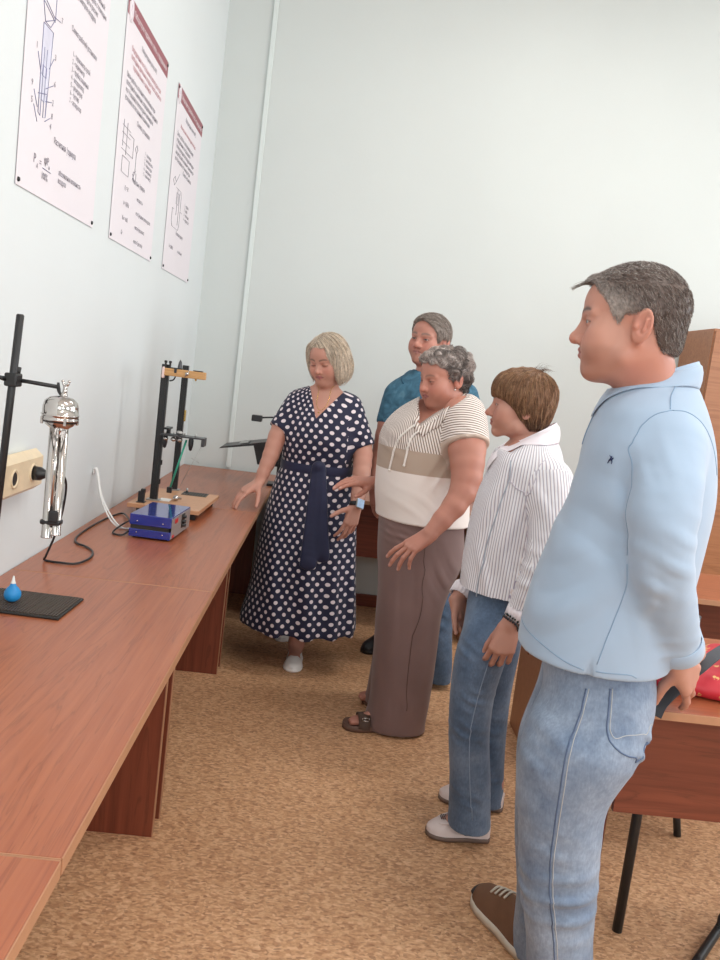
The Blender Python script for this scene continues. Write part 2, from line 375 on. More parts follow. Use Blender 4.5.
MB().prism([(XL+.0036, y0+.112, z0+.24), (XL+.0036, y0+.172, z0+.24), (XL+.0036, y0+.180, z0+.425), (XL+.0036, y0+.112, z0+.425)], (.0004, 0, 0)).build('diagram_tint', M['tint'], P1)
strokes(P1, [q((.175, .078), (.238, .078)),
  q((.112, .205), (.110, .425)), q((.128, .24), (.128, .37)), q((.148, .24), (.148, .37)), q((.166, .205), (.182, .425)), q((.112, .425), (.182, .425)),
  q((.12, .43), (.10, .47), (.10, .54), (.19, .54), (.19, .46), (.16, .43), (.12, .43)), q((.10, .475), (.19, .455)), q((.105, .485), (.185, .463)), q((.12, .43), (.19, .46)),
  q((.124, .30), (.152, .30), (.152, .325), (.124, .325), (.124, .30)), q((.112, .205), (.128, .20), (.128, .24), (.148, .24), (.148, .20), (.166, .205), (.166, .26)), q((.105, .25), (.17, .265)),
  q((.085, .345), (.115, .30)), q((.20, .365), (.17, .33)), q((.21, .30), (.155, .275)), q((.205, .255), (.16, .245)), q((.205, .215), (.165, .195)), q((.075, .25), (.105, .215)), q((.08, .215), (.11, .18)), q((.23, .47), (.185, .465))], M['inkb'], r=.0011)
for s_, a, b in (('1', .07, .35), ('3', .205, .365), ('6', .215, .30), ('2', .21, .25), ('8', .21, .215), ('4', .205, .188), ('9', .055, .255), ('5', .06, .215), ('7', .235, .47)):
    text(P1, s_, y0+a, z0+b, .022, M['ink'])
P2, z0, z1 = poster(3.05, 'middle wall poster with crimson heading, a circuit sketch and four formulas')
y0 = 3.05
text(P2, 'Лабораторная работа №1', y0+.22, z0+.703, .024, M['ink'], sx=.85)
text(P2, 'Определение коэффициента теплоотдачи при\nсвободном движении воздуха около нагретого\n      горизонтального цилиндра', y0+.088, z0+.658, .0255, M['inkr'], sx=.84)
text(P2, 'Цель работы: изучение теплообмена при\nсвободной конвекции, определение среднего\nкоэффициента теплоотдачи цилиндра в\nусловиях естественной конвекции', y0+.052, z0+.562, .0250, M['ink'], sx=.90)
text(P2, 'Схема установки', y0+.243, z0+.445, .026, M['ink'], sx=.95)
text(P2, '1 – цилиндр\n2 – нагреватель\n3 – термопары\n4 – амперметр\n5 – вольтметр', y0+.40, z0+.378, .019, M['ink'])
text(P2, 'Расчетные формулы', y0+.25, z0+.242, .026, M['ink'], sx=.75)
for k, s_ in enumerate(('мощность', 'коэффициент теплоотдачи', 'число Нуссельта', 'число Грасгофа')):
    text(P2, s_, y0+.335, z0+.190-.053*k, .0215, M['ink'], sx=.9)
for k, s_ in enumerate(('Q = UI', 'α = Q/FΔt', 'Nu = αd/λ', 'Gr')): text(P2, s_, y0+.145, z0+.195-.053*k, .023, M['ink'], sx=.8)
q = lambda *a: [(y0+p[0], z0+p[1]) for p in a]
strokes(P2, [q((.055, .40), (.17, .40)), q((.055, .375), (.17, .375)), q((.07, .42), (.07, .33)), q((.12, .42), (.12, .31)), q((.06, .345), (.17, .345)), q((.06, .32), (.15, .32)),
  q((.08, .30), (.18, .30), (.18, .245), (.08, .245), (.08, .30)), q((.15, .39), (.22, .39), (.22, .32), (.15, .32)), q((.29, .365), (.27, .38), (.25, .365), (.27, .35), (.29, .365)), q((.27, .35), (.27, .28)), q((.25, .28), (.29, .28), (.29, .25), (.25, .25), (.25, .28)), q((.28, .24), (.24, .27)), q((.28, .29), (.24, .25))], M['ink'], r=.0009)
P3_, z0, z1 = poster(3.945, 'farthest wall poster near the corner with crimson heading and a vessel sketch')
y0 = 3.945
text(P3_, 'Лабораторная работа №2', y0+.215, z0+.705, .026, M['ink'], sx=.85)
text(P3_, 'Исследование теплопроводности воздуха', y0+.12, z0+.650, .024, M['inkr'], sx=.80)
text(P3_, 'Цель работы: экспериментальное\nопределение коэффициента\nтеплопроводности воздуха методом\nнагретой нити, изучение зависимости\nкоэффициента от температуры', y0+.06, z0+.605, .0265, M['ink'], sx=.95)
text(P3_, 'Схема установки', y0+.26, z0+.470, .026, M['ink'])
text(P3_, '1 – трубка\n2 – нить\n3 – источник\n4 – термостат', y0+.38, z0+.345, .022, M['ink'])
text(P3_, 'Расчетная формула', y0+.23, z0+.185, .024, M['ink'], sx=.75); text(P3_, 'λ = Q/2πlΔt', y0+.10, z0+.110, .022, M['ink'], sx=.8); text(P3_, 'коэффициент', y0+.30, z0+.11, .019, M['ink'])
q = lambda *a: [(y0+p[0], z0+p[1]) for p in a]
strokes(P3_, [q((.07, .41), (.10, .43), (.13, .41), (.10, .39), (.07, .41)), q((.13, .41), (.20, .46)), q((.15, .39), (.26, .39), (.28, .37), (.28, .23), (.26, .21), (.12, .21), (.10, .23), (.10, .29), (.14, .29)), q((.17, .37), (.22, .37), (.22, .32), (.17, .32), (.17, .37)), q((.19, .39), (.19, .27)), q((.28, .30), (.33, .30)), q((.24, .38), (.24, .23))], M['ink'], r=.0009)
# ------------------------------------------------------------------ socket, plug and cable
sk = thing('wall_socket', 'beige double wall socket block left of the hanging chrome instrument', 'socket', (XL, 2.25, 1.02))
MB().prism([(XL, 2.12, .985), (XL, 2.12, 1.085), (XL+.028, 2.12, 1.095), (XL+.05, 2.12, 1.075), (XL+.05, 2.12, .995), (XL+.028, 2.12, .978)], (0, .29, 0)).build('housing', M['beige'], sk)
for yy in (2.20, 2.335):
    MB().lathe([(.026, 0), (.026, .003), (.021, .003), (.019, -.001), (1e-4, -.001)], (XL+.05, yy, 1.035), 24, Matrix.Rotation(math.pi/2, 4, 'Y')).build('outlet_ring', M['beige'], sk)
    MB().lathe([(.018, .0), (1e-4, .0)], (XL+.0505, yy, 1.035), 20, Matrix.Rotation(math.pi/2, 4, 'Y')).build('outlet_hole', M['rubber'], sk)
cbl = thing('power_cable', 'black mains cable from the wall plug along the table to the blue box', 'cable', (XL+.06, 2.335, 1.035))
MB().lathe([(1e-4, .045), (.008, .044), (.012, .03), (.019, .018), (.02, 0), (1e-4, 0)], (XL+.053, 2.335, 1.035), 18, Matrix.Rotation(math.pi/2, 4, 'Y')).build('plug', M['blackp'], cbl)
pts = [(-.76, 2.335, 1.037), (-.74, 2.37, 1.035), (-.735, 2.41, 1.0), (-.745, 2.43, .92), (-.765, 2.44, .84), (-.79, 2.455, .775), tuple(atz(45, 560, .7545))]
for a in ((60, 562.5), (76, 563.5), (90, 558), (92.5, 551.5), (86, 546.5), (77, 543), (76, 538), (84, 531), (97, 523), (112, 516)): pts.append(tuple(atz(a[0], a[1], .7545)))
pts += [tuple(atz(124, 513.5, .757)), (-.668, 2.99, .785), (-.652, 2.99, .79)]
MB().tube(pts, .0035, 8, sub=5).build('cord', M['blackp'], cbl)
lp = thing('loop_cable', 'short black cable looping out of the back side of the blue box', 'cable', (-.67, 2.96, .7545))
MB().tube([(-.655, 3.05, .785), (-.69, 3.03, .785), (-.725, 2.98, .758), (-.715, 2.935, .7545), (-.685, 2.93, .7545), (-.667, 2.945, .768), (-.652, 2.955, .77)], .0033, 8, sub=5).build('cord', M['blackp'], lp)
wc = thing('white_cable', 'pair of white cables coming down from the wall to the table beside the blue box', 'cable', (XL+.01, 3.1, .75))
for k in (0, .012):
    MB().tube([(XL+.004, 3.105+k, .93), (XL+.008, 3.10+k, .952), (XL+.02, 3.095+k, .94), (XL+.05, 3.06+k, .86), (XL+.09+k, 3.04, .79), (XL+.13+k, 3.04, .756), (XL+.17+k, 3.06+k, .7545), (-.655, 3.11+k, .765)], .0032, 8, sub=5).build('cord', M['white'], wc)
# ------------------------------------------------------------------ retort stand and psychrometer
PY = 1.90
b0 = at(0, 512, PY); top = at(20.4, 314, PY)
px_ = (b0[0]+top[0])/2-.002
st = thing('retort_stand', 'black laboratory rod stand at the left edge holding the chrome instrument', 'stand', (px_, PY, .75))
tz_ = top[2]; xb_ = px_-.03*(1.15-.765)/.5+.0
MB().tube([(xb_, PY, .765), (top[0], PY, tz_-.003), (top[0], PY, tz_)], [.0085, .0085, .006], 14).build('rod', M['black'], st)
MB().box((XL+.006, PY-.12, .751), (xb_+.016, PY+.02, .766), .003).build('foot', M['black'], st)
rz = at(15, 380.5, PY)[2]; re = at(57, 388.5, PY)
MB().tube([(px_-.035, PY+.018, rz+.002), (px_+.03, PY+.018, rz+.0), (re[0], PY+.012, re[2]+.003)], .0047, 10).build('cross_arm', M['black'], st)
cl = MB().box((px_-.013, PY-.013, rz-.014), (px_+.015, PY+.026, rz+.016), .004)
cl.tube([(px_-.01, PY-.012, rz), (px_-.02, PY-.03, rz+.006)], .004).tube([(px_-.02, PY-.03, rz-.006), (px_-.021, PY-.03, rz+.022)], .003).tube([(px_+.004, PY+.02, rz+.012), (px_+.006, PY+.022, rz+.03)], .006)
cl.build('boss_clamp', M['black'], st)
MB().tube([(re[0]-.002, PY+.012, re[2]+.013), (re[0], PY+.012, re[2]-.002), tuple(at(60, 393.5, PY)), tuple(at(62.5, 396.5, PY))], [.003, .0045, .0032, .0032], 8, sub=3).build('hook', M['black'], st)
ha = at(60.5, 411, PY); hx, hz = ha[0], ha[2]
ps = thing('aspirated_psychrometer', 'chrome psychrometer with domed head and twin tubes hanging from the rod stand', 'instrument', (hx, PY, hz))
pr = [(1e-4, .034), (.012, .0335), (.026, .030), (.035, .022), (.0385, .010), (.0392, -.006), (.041, -.007), (.041, -.010), (.0392, -.011), (.0395, -.0165), (.0405, -.0175), (.0405, -.021), (1e-4, -.021)]
MB().lathe(pr, (hx, PY, hz), 40).build('dome', M['chrome'], ps)
MB().lathe([(.0385, -.021), (.038, -.025), (1e-4, -.025)], (hx, PY, hz), 40).build('gasket', M['blackp'], ps)
MB().lathe([(.034, -.0245), (.031, -.031), (.018, -.040), (.010, -.046), (.009, -.056), (1e-4, -.056)], (hx, PY, hz), 36).build('funnel', M['chrome'], ps)
for a in range(4):
    c, s_ = math.cos(a*1.57+.6), math.sin(a*1.57+.6)
    MB().box((hx+c*.039-.003, PY+s_*.039-.003, hz-.03), (hx+c*.039+.003, PY+s_*.039+.003, hz-.014), .001).build('lug', M['chrome'], ps)
k = MB().tube([(hx+.006, PY, hz+.03), (hx+.007, PY, hz+.058)], .005, 12)
k.tube([(hx+.007, PY, hz+.056), (hx+.001, PY, hz+.062), (hx+.0, PY, hz+.068)], [.004, .003, .002], 8).tube([(hx+.007, PY, hz+.056), (hx+.013, PY, hz+.062), (hx+.014, PY, hz+.068)], [.004, .003, .002], 8).ball((hx+.0, PY, hz+.067), .0035, 6).ball((hx+.014, PY, hz+.067), .0035, 6)
k.ball((hx+.005, PY, hz+.036), .008, 8); k.build('winding_key', M['chrome'], ps)
tt = at(58, 426, PY)[2]; bt = at(48, 537, PY)[2]
for dx, dy, b_ in ((-.0085, -.004, bt), (.0085, .004, bt+.006)):
    t_ = MB().lathe([(1e-4, tt), (.0115, tt), (.0115, b_+.004), (.0128, b_+.002), (.0128, b_), (.0105, b_), (.0105, b_+.02)], (hx+dx, PY+dy, 0), 24).build('thermometer_tube', M['chrome'], ps)
MB().lathe([(1e-4, tt-.01), (.004, tt-.01), (.004, bt+.05), (1e-4, bt+.05)], (hx, PY-.011, 0), 12).build('center_tube', M['chrome'], ps)
MB().box((hx-.020, PY-.012, tt-.004), (hx+.020, PY+.012, tt+.006), .004).build('top_collar', M['chrome'], ps)
zb = at(50, 521, PY)[2]
MB().box((hx-.023, PY-.016, zb-.007), (hx+.022, PY+.014, zb+.005), .004).box((hx-.004, PY-.02, zb), (hx+.018, PY-.01, zb+.028), .004).build('tube_clamp', M['blackp'], ps)
# ------------------------------------------------------------------ ribbed mat and rubber bulb
mt = thing('ribbed_mat', 'black ribbed rubber mat lying on the table under the blue bulb', 'mat', (-.74, 2.06, .75))
A, B, Cc = atz(84, 598, .757), atz(58.5, 618, .757), atz(0, 611, .757)
u = (B-A); ul = np.linalg.norm(u); u /= ul; w_ = np.array([-1, 0.0, 0]); w_ = w_-u*np.dot(w_, u); w_ /= np.linalg.norm(w_); wl = .245
m4 = Matrix(((w_[0], u[0], 0, A[0]), (w_[1], u[1], 0, A[1]), (0, 0, 1, .7505), (0, 0, 0, 1)))
MB().box((0, 0, 0), (wl, ul, .006), .002, m4).build('base', M['rubber'], mt)
rb = MB(); n_ = 30
for i in range(n_): rb.box((.006+i*(wl-.012)/n_, .006, .0055), (.006+(i+.55)*(wl-.012)/n_, ul-.006, .0085), 0, m4)
for i in range(18): rb.box((.006, .006+i*(ul-.012)/18, .0055), (wl-.006, .006+(i+.3)*(ul-.012)/18, .0078), 0, m4)
rb.build('ribs', plain('worn_brown_rubber', srgb(70, 58, 50), .5), mt)
bx = atz(12, 601, .759)
bl = thing('rubber_bulb', 'sky blue rubber bulb syringe standing on the ribbed mat', 'bulb', (bx[0], bx[1], .759))
MB().lathe([(1e-4, .0), (.010, .0005), (.0175, .006), (.0205, .015), (.0195, .024), (.014, .033), (.008, .039), (.0065, .044), (.0060, .045)], (bx[0], bx[1], .7592), 32).build('bulb_body', M['bulb'], bl)
MB().lathe([(.0058, .044), (.0058, .048), (.0045, .049), (.002, .062), (.0015, .064), (1e-4, .064)], (bx[0], bx[1], .7592), 20).build('nozzle', M['white'], bl)
# ------------------------------------------------------------------ blue power box
def bxf(ax, ay, az): return (ax, ay, az)
pb = thing('power_supply_box', 'glossy blue metal instrument box with black side strip on the table', 'instrument', (-.58, 3.06, .75))
rotm = Matrix.Translation((-.58, 3.055, .75)) @ Matrix.Rotation(math.radians(-4), 4, 'Z')
LX, LY, LH = .148, .27, .086
MB().box((-LX/2, -LY/2, .040+.008), (LX/2, LY/2, LH), .002, rotm).build('top_cover', M['blue'], pb)
MB().box((-LX/2, -LY/2, .006), (LX/2, LY/2, .034), .002, rotm).build('bottom_cover', M['blue'], pb)
MB().box((-LX/2+.004, -LY/2+.003, .0335), (LX/2-.006, LY/2-.003, .0485), 0, rotm).build('side_strip', M['rubber'], pb)
MB().box((LX/2, -LY/2+.006, .010), (LX/2+.0025, LY/2-.006, LH-.004), .0008, rotm).build('front_plate', M['grey_panel'], pb)
MB().box((LX/2+.002, -.092, .060), (LX/2+.0045, -.055, .076), .0008, rotm).build('red_display', M['red'], pb)
MB().box((LX/2+.002, .0, .028), (LX/2+.0045, .045, .078), .001, rotm).build('socket_block', M['rubber'], pb)
for zz in (.036, .05, .068):
    kb = MB().lathe([(1e-4, .012), (.006, .011), (.007, 0)], (0, 0, 0), 14, rotm @ Matrix.Translation((LX/2+.004, .022, zz)) @ Matrix.Rotation(math.pi/2, 4, 'Y')); kb.build('knob', M['blackp'], pb)
MB().box((LX/2+.002, -.12, .012), (LX/2+.004, -.095, .022), .0005, rotm).build('red_label', M['red'], pb)
for xx in (-.047, .045):
    for zz in (.062, .022):
        MB().lathe([(1e-4, .0018), (.0022, .0014), (.0028, 0)], (0, 0, 0), 10, rotm @ Matrix.Translation((xx, -LY/2, zz)) @ Matrix.Rotation(math.pi/2, 4, 'X')).build('screw', M['chrome'], pb)
for xx in (-.06, .06):
    for yy in (-.11, .11): MB().lathe([(1e-4, .0062), (.006, .006), (.007, .0005), (1e-4, .0005)], (0, 0, 0), 10, rotm @ Matrix.Translation((xx, yy, 0))).build('foot', M['rubber'], pb)
# ------------------------------------------------------------------ double post apparatus
za = .795
cA, cB, cC = atz(127, 502.5, za), atz(199, 511.5, za), atz(216, 495, za)
ex = (cB-cA); WX = np.linalg.norm(ex); ex /= WX; ey = cC-cB; WYl = np.linalg.norm(ey); ey = np.array([-ex[1], ex[0], 0])
ap = thing('pendulum_apparatus', 'two black posts with a wooden crossbeam standing on a light wooden board', 'apparatus', ((cA+cC)[0]/2, (cA+cC)[1]/2, .75))
m4 = Matrix(((ex[0], ey[0], 0, cA[0]), (ex[1], ey[1], 0, cA[1]), (0, 0, 1, 0), (0, 0, 0, 1)))
MB().box((0, 0, za-.017), (WX, WYl, za), .002, m4).build('base_board', M['ply'], ap)
for xx in (.03, WX-.05):
    for yy in (.03, WYl-.05): MB().box((xx, yy, .7505), (xx+.03, yy+.025, za-.0168), .002, m4).build('foot', M['rubber'], ap)
def post(pb_, pt_, w):
    g = atz(pb_[0], pb_[1], za); t_ = at(pt_[0], pt_[1], g[1]); return g, t_[2]
g1, h1 = post((153.5, 500), (164, 364), .03); g2, h2 = post((174, 490), (182, 364), .03)
h2 = h1
for g, h, w in ((g1, h1, .015), (g2, h2, .013)):
    q_ = MB().box((g[0]-w, g[1]-.012, za), (g[0]+w, g[1]+.012, h), .0015)
    q_.box((g[0]-w*.45, g[1]-.0145, za), (g[0]+w*.45, g[1]-.011, h-.01), .001).build('post', M['black'], ap)
    MB().box((g[0]-w-.012, g[1]-.02, za), (g[0]+w+.012, g[1]+.02, za+.006), .001).build('post_foot', M['steel'], ap)
yb = g1[1]-.028
t1, t2 = at(163.5, 371, yb), at(206.5, 371.5, yb)
MB().box((t1[0], yb-.012, t1[2]-.016), (t2[0], yb+.012, t1[2]+.014), .003).build('crossbeam', M['beam'], ap)
xb = t1[0]; zb_ = t1[2]
MB().box((xb-.004, yb-.018, zb_-.028), (xb+.006, yb+.014, zb_+.018), .005).build('beam_end_pad', plain('pink_plastic', srgb(226, 200, 196), .5), ap)
for dx in (.006, .024): MB().lathe([(1e-4, .03), (.006, .029), (.006, .022), (.004, .02), (.004, 0)], (xb+dx, yb+.002, zb_+.014), 12).build('terminal_knob', M['blackp'], ap)
MB().lathe([(1e-4, .04), (.006, .03), (.009, .01), (.009, 0)], (xb+.062, yb+.012, zb_+.014), 14).build('clamp_screw', plain('dark_grey_metal', (.08, .08, .085, 1), .4, .6), ap)
MB().box((xb+.045, yb-.015, zb_-.002), (xb+.055, yb+.013, zb_+.016), .001).tube([(xb+.052, yb-.012, zb_-.016), (xb+.045, yb-.012, zb_-.03), (xb+.03, yb-.012, zb_-.036)], .003, 8, sub=3).build('hook', M['blackp'], ap)
MB().tube([(xb+.098, yb-.012, zb_), (xb+.098, yb-.022, zb_)], .007, 12).tube([(xb+.09, yb-.02, zb_-.012), (xb+.106, yb-.02, zb_+.012)], .002, 8).build('wing_nut', M['chrome'], ap)
MB().box((xb+.12, yb-.01, zb_+.014), (xb+.158, yb+.01, zb_+.018), .001).box((xb+.02, yb+.0, zb_+.014), (xb+.075, yb+.012, zb_+.019), .001).build('top_plate', M['blackp'], ap)
MB().tube([(xb+.132, yb, zb_-.016), (xb+.132, yb, zb_-.024)], .004, 10).build('peg', M['brass'], ap)
# middle shelf
ym = g1[1]-.02
s1, s2 = at(164.5, 434, ym), at(205.5, 440.5, ym)
zs = (s1[2]+s2[2])/2
MB().box((g1[0]+.012, ym-.035, zs), (s2[0], ym+.03, zs+.006), .001).box((s2[0]-.012, ym-.035, zs-.028), (s2[0], ym+.03, zs+.002), .001).build('shelf', plain('dark_grey_plate', (.05, .05, .053, 1), .35, .3), ap)
MB().box((g1[0]+.012, ym+.02, zs+.02), (g2[0]+.012, ym+.10, zs+.028), .001).box((g1[0]+.02, ym+.05, zs), (g1[0]+.035, ym+.07, zs+.02), .001).build('upper_shelf', M['blackp'], ap)
for dx, r_ in ((.02, .011), (.052, .012), (.078, .011)):
    c_ = (g1[0]+.012+dx, ym-.015, zs-.012)
    MB().ball(c_, r_, 8, (1, 1, .8)).tube([(c_[0], c_[1], zs), (c_[0], c_[1], zs-.006)], .004, 8).build('reflector', M['chrome'], ap)
for dx in (.0, .105):
    MB().lathe([(1e-4, -.052), (.006, -.048), (.010, -.03), (.011, -.01), (.009, 0)], (g1[0]+.03+dx, ym-.01, zs-.001), 14).build('lamp_socket', M['blackp'], ap)
for dx in (.04, .085, .13): MB().tube([(g1[0]+dx+.02, ym, zs+.005), (g1[0]+dx+.02, ym, zs+.016)], .0035, 8).build('screw_post', M['steel'], ap)
MB().ball((g1[0]+.085, ym-.01, zs+.016), .011, 8, (1.4, 1, .8)).build('coil', M['steel'], ap)
pa, pbt = at(186.5, 440, ym-.01), at(170, 488, ym-.03)
MB().tube([pa, pbt], .0042, 10).build('green_rod', M['green'], ap)
MB().box((pbt[0]-.012, pbt[1]-.008, pbt[2]-.02), (pbt[0]+.008, pbt[1]+.01, pbt[2]+.004), .002).build('rod_block', M['blackp'], ap)
bs = atz(175.5, 501, za); MB().ball((bs[0], bs[1], za+.0125), .0125, 12).box((bs[0]+.01, bs[1]-.004, za+.008), (bs[0]+.024, bs[1]+.004, za+.018), .001).build('steel_ball', M['chrome'], ap)
MB().tube([(s2[0]-.01, ym-.03, zs-.026), tuple(at(180, 486, ym-.03))], .0009, 6).tube([at(191, 458, ym-.03), at(199, 463, ym-.03)], .0009, 6).build('string', M['steel'], ap)
gr = atz(195, 494.5, za); g_ = MB()
g_.box((gr[0]-.055, gr[1]-.045, za+.0), (gr[0]+.055, gr[1]+.045, za+.002), .0005, None); g_.build('slotted_plate', plain('dark_grille', srgb(84, 80, 74), .5), ap)
g2_ = MB()
for i in range(9): g2_.box((gr[0]-.05+i*.0115, gr[1]-.038, za+.0018), (gr[0]-.044+i*.0115, gr[1]+.038, za+.0035))
g2_.build('plate_slots', M['rubber'], ap)
MB().tube([(gr[0]-.04, gr[1]+.02, za), (gr[0]-.04, gr[1]+.02, za+.02)], .005, 10).build('plate_knob', M['steel'], ap)
wp = atz(164.5, 500, za); MB().box((wp[0]-.02, wp[1]-.03, za), (wp[0]+.024, wp[1]+.03, za+.003), .0005).build('white_scale', M['white'], ap)
bk = atz(141, 502, za); MB().box((bk[0]-.017, bk[1]-.02, za), (bk[0]+.017, bk[1]+.02, za+.003), .001).box((bk[0]-.013, bk[1]-.010, za), (bk[0]+.012, bk[1]+.010, za+.045), .002).box((bk[0]-.003, bk[1]-.01, za+.04), (bk[0]+.014, bk[1]+.008, za+.056), .002).build('bracket', M['blackp'], ap)
for zz in (za+.07, za+.15): MB().box((g1[0]+.014, g1[1]-.006, zz), (g1[0]+.021, g1[1]+.006, zz+.02), .001).build('post_clip', M['blackp'], ap)
MB().box((g2[0]+.012, g2[1]-.008, 1.11), (g2[0]+.021, g2[1]+.004, 1.16), .002).build('brass_clip', M['brass'], ap)
# ------------------------------------------------------------------ tray stand by the corner
TY = 4.60
col = at(279, 460, TY)
ts = thing('tray_stand', 'black stand with a tilted tray and box head, behind the polka dot dress', 'stand', (col[0], TY, .75))
MB().box((col[0]-.05, TY-.06, .751), (col[0]+.04, TY+.06, .765), .004).build('base', M['blackp'], ts)
MB().tube([(col[0]+.005, TY, .764), (col[0]+.005, TY, 1.02), (col[0]+.02, TY, 1.12), (col[0]+.015, TY, at(281, 417, TY)[2])], .011, 12, sub=3).build('column', M['blackp'], ts)
a_, b_ = at(222, 445.5, TY), at(262, 440, TY)
MB().prism([(a_[0], TY-.12, a_[2]-.004), (a_[0]+.01, TY-.12, a_[2]+.006), (b_[0]+.07, TY-.12, b_[2]+.012), (b_[0]+.07, TY-.12, b_[2]-.004)], (0, .24, 0)).build('tray', M['blackp'], ts)
c_, d_ = at(253.5, 443, TY), at(257.6, 464, TY)
MB().prism([(c_[0], TY-.02, c_[2]), (col[0], TY-.02, c_[2]), (col[0], TY-.02, d_[2]), (d_[0], TY-.02, d_[2])], (0, .04, 0)).build('bracket', M['blackp'], ts)
e_ = at(257.5, 418, TY); MB().box((e_[0]-.03, TY-.025, e_[2]-.018), (e_[0]+.026, TY+.025, e_[2]+.016), .004, None).build('box_head', M['blackp'], ts)
MB().tube([(e_[0]+.02, TY, e_[2]+.004), (e_[0]+.07, TY, e_[2]+.012), (col[0]+.015, TY, at(281, 417, TY)[2])], .0045, 8, sub=3).build('thin_arm', M['blackp'], ts)
tz_ = lambda x: a_[2]+.0062+(b_[2]+.006-a_[2])*(x-a_[0]-.01)/(b_[0]+.03-a_[0])
MB().prism([(a_[0]+.10, TY-.08, tz_(a_[0]+.10)), (a_[0]+.15, TY-.08, tz_(a_[0]+.15)), (a_[0]+.15, TY-.08, tz_(a_[0]+.15)+.004), (a_[0]+.10, TY-.08, tz_(a_[0]+.10)+.004)], (0, .14, 0)).build('grey_plate', M['steel'], ts)
# ------------------------------------------------------------------ implicit-surface modelling
def _axis(lo, hi, h, fine):
    out = [lo]
    while out[-1] < hi:
        x = out[-1]; s = h
        for a, b, hf in fine:
            if a-.5*h <= x <= b: s = min(s, hf)
        out.append(x+s)
    return np.array(out, np.float32)
def unit(v): v = np.array(v, float); return v/(np.linalg.norm(v)+1e-12)
class Frame:
    "local frame: x forward, y to the figure's left, z up; pitch > 0 looks down, tilt > 0 leans to the left"
    def __init__(s, o, fwd, pitch=0., tilt=0., k=1., zs=.88):
        s.zs = zs
        f = unit((fwd[0], fwd[1], 0)); l = np.array([-f[1], f[0], 0]); u = np.array([0, 0, 1.])
        p = math.radians(pitch); f, u = f*math.cos(p)-u*math.sin(p), u*math.cos(p)+f*math.sin(p)
        t = math.radians(tilt); l, u = l*math.cos(t)-u*math.sin(t), u*math.cos(t)+l*math.sin(t)
        s.o = np.array(o, float); s.R = np.array([f, l, u]); s.k = k
    def w(s, p):
        p = np.array(p, float); p[..., 2] = np.where(p[..., 2] < 0, p[..., 2]*s.zs, p[..., 2]); return s.o + s.k*(p @ s.R)
    def v(s, p): return np.array(p, float) @ s.R
    def loc(s, P):
        q = ((np.asarray(P)-s.o) @ s.R.T)/s.k; q[..., 2] = np.where(q[..., 2] < 0, q[..., 2]/s.zs, q[..., 2]); return q
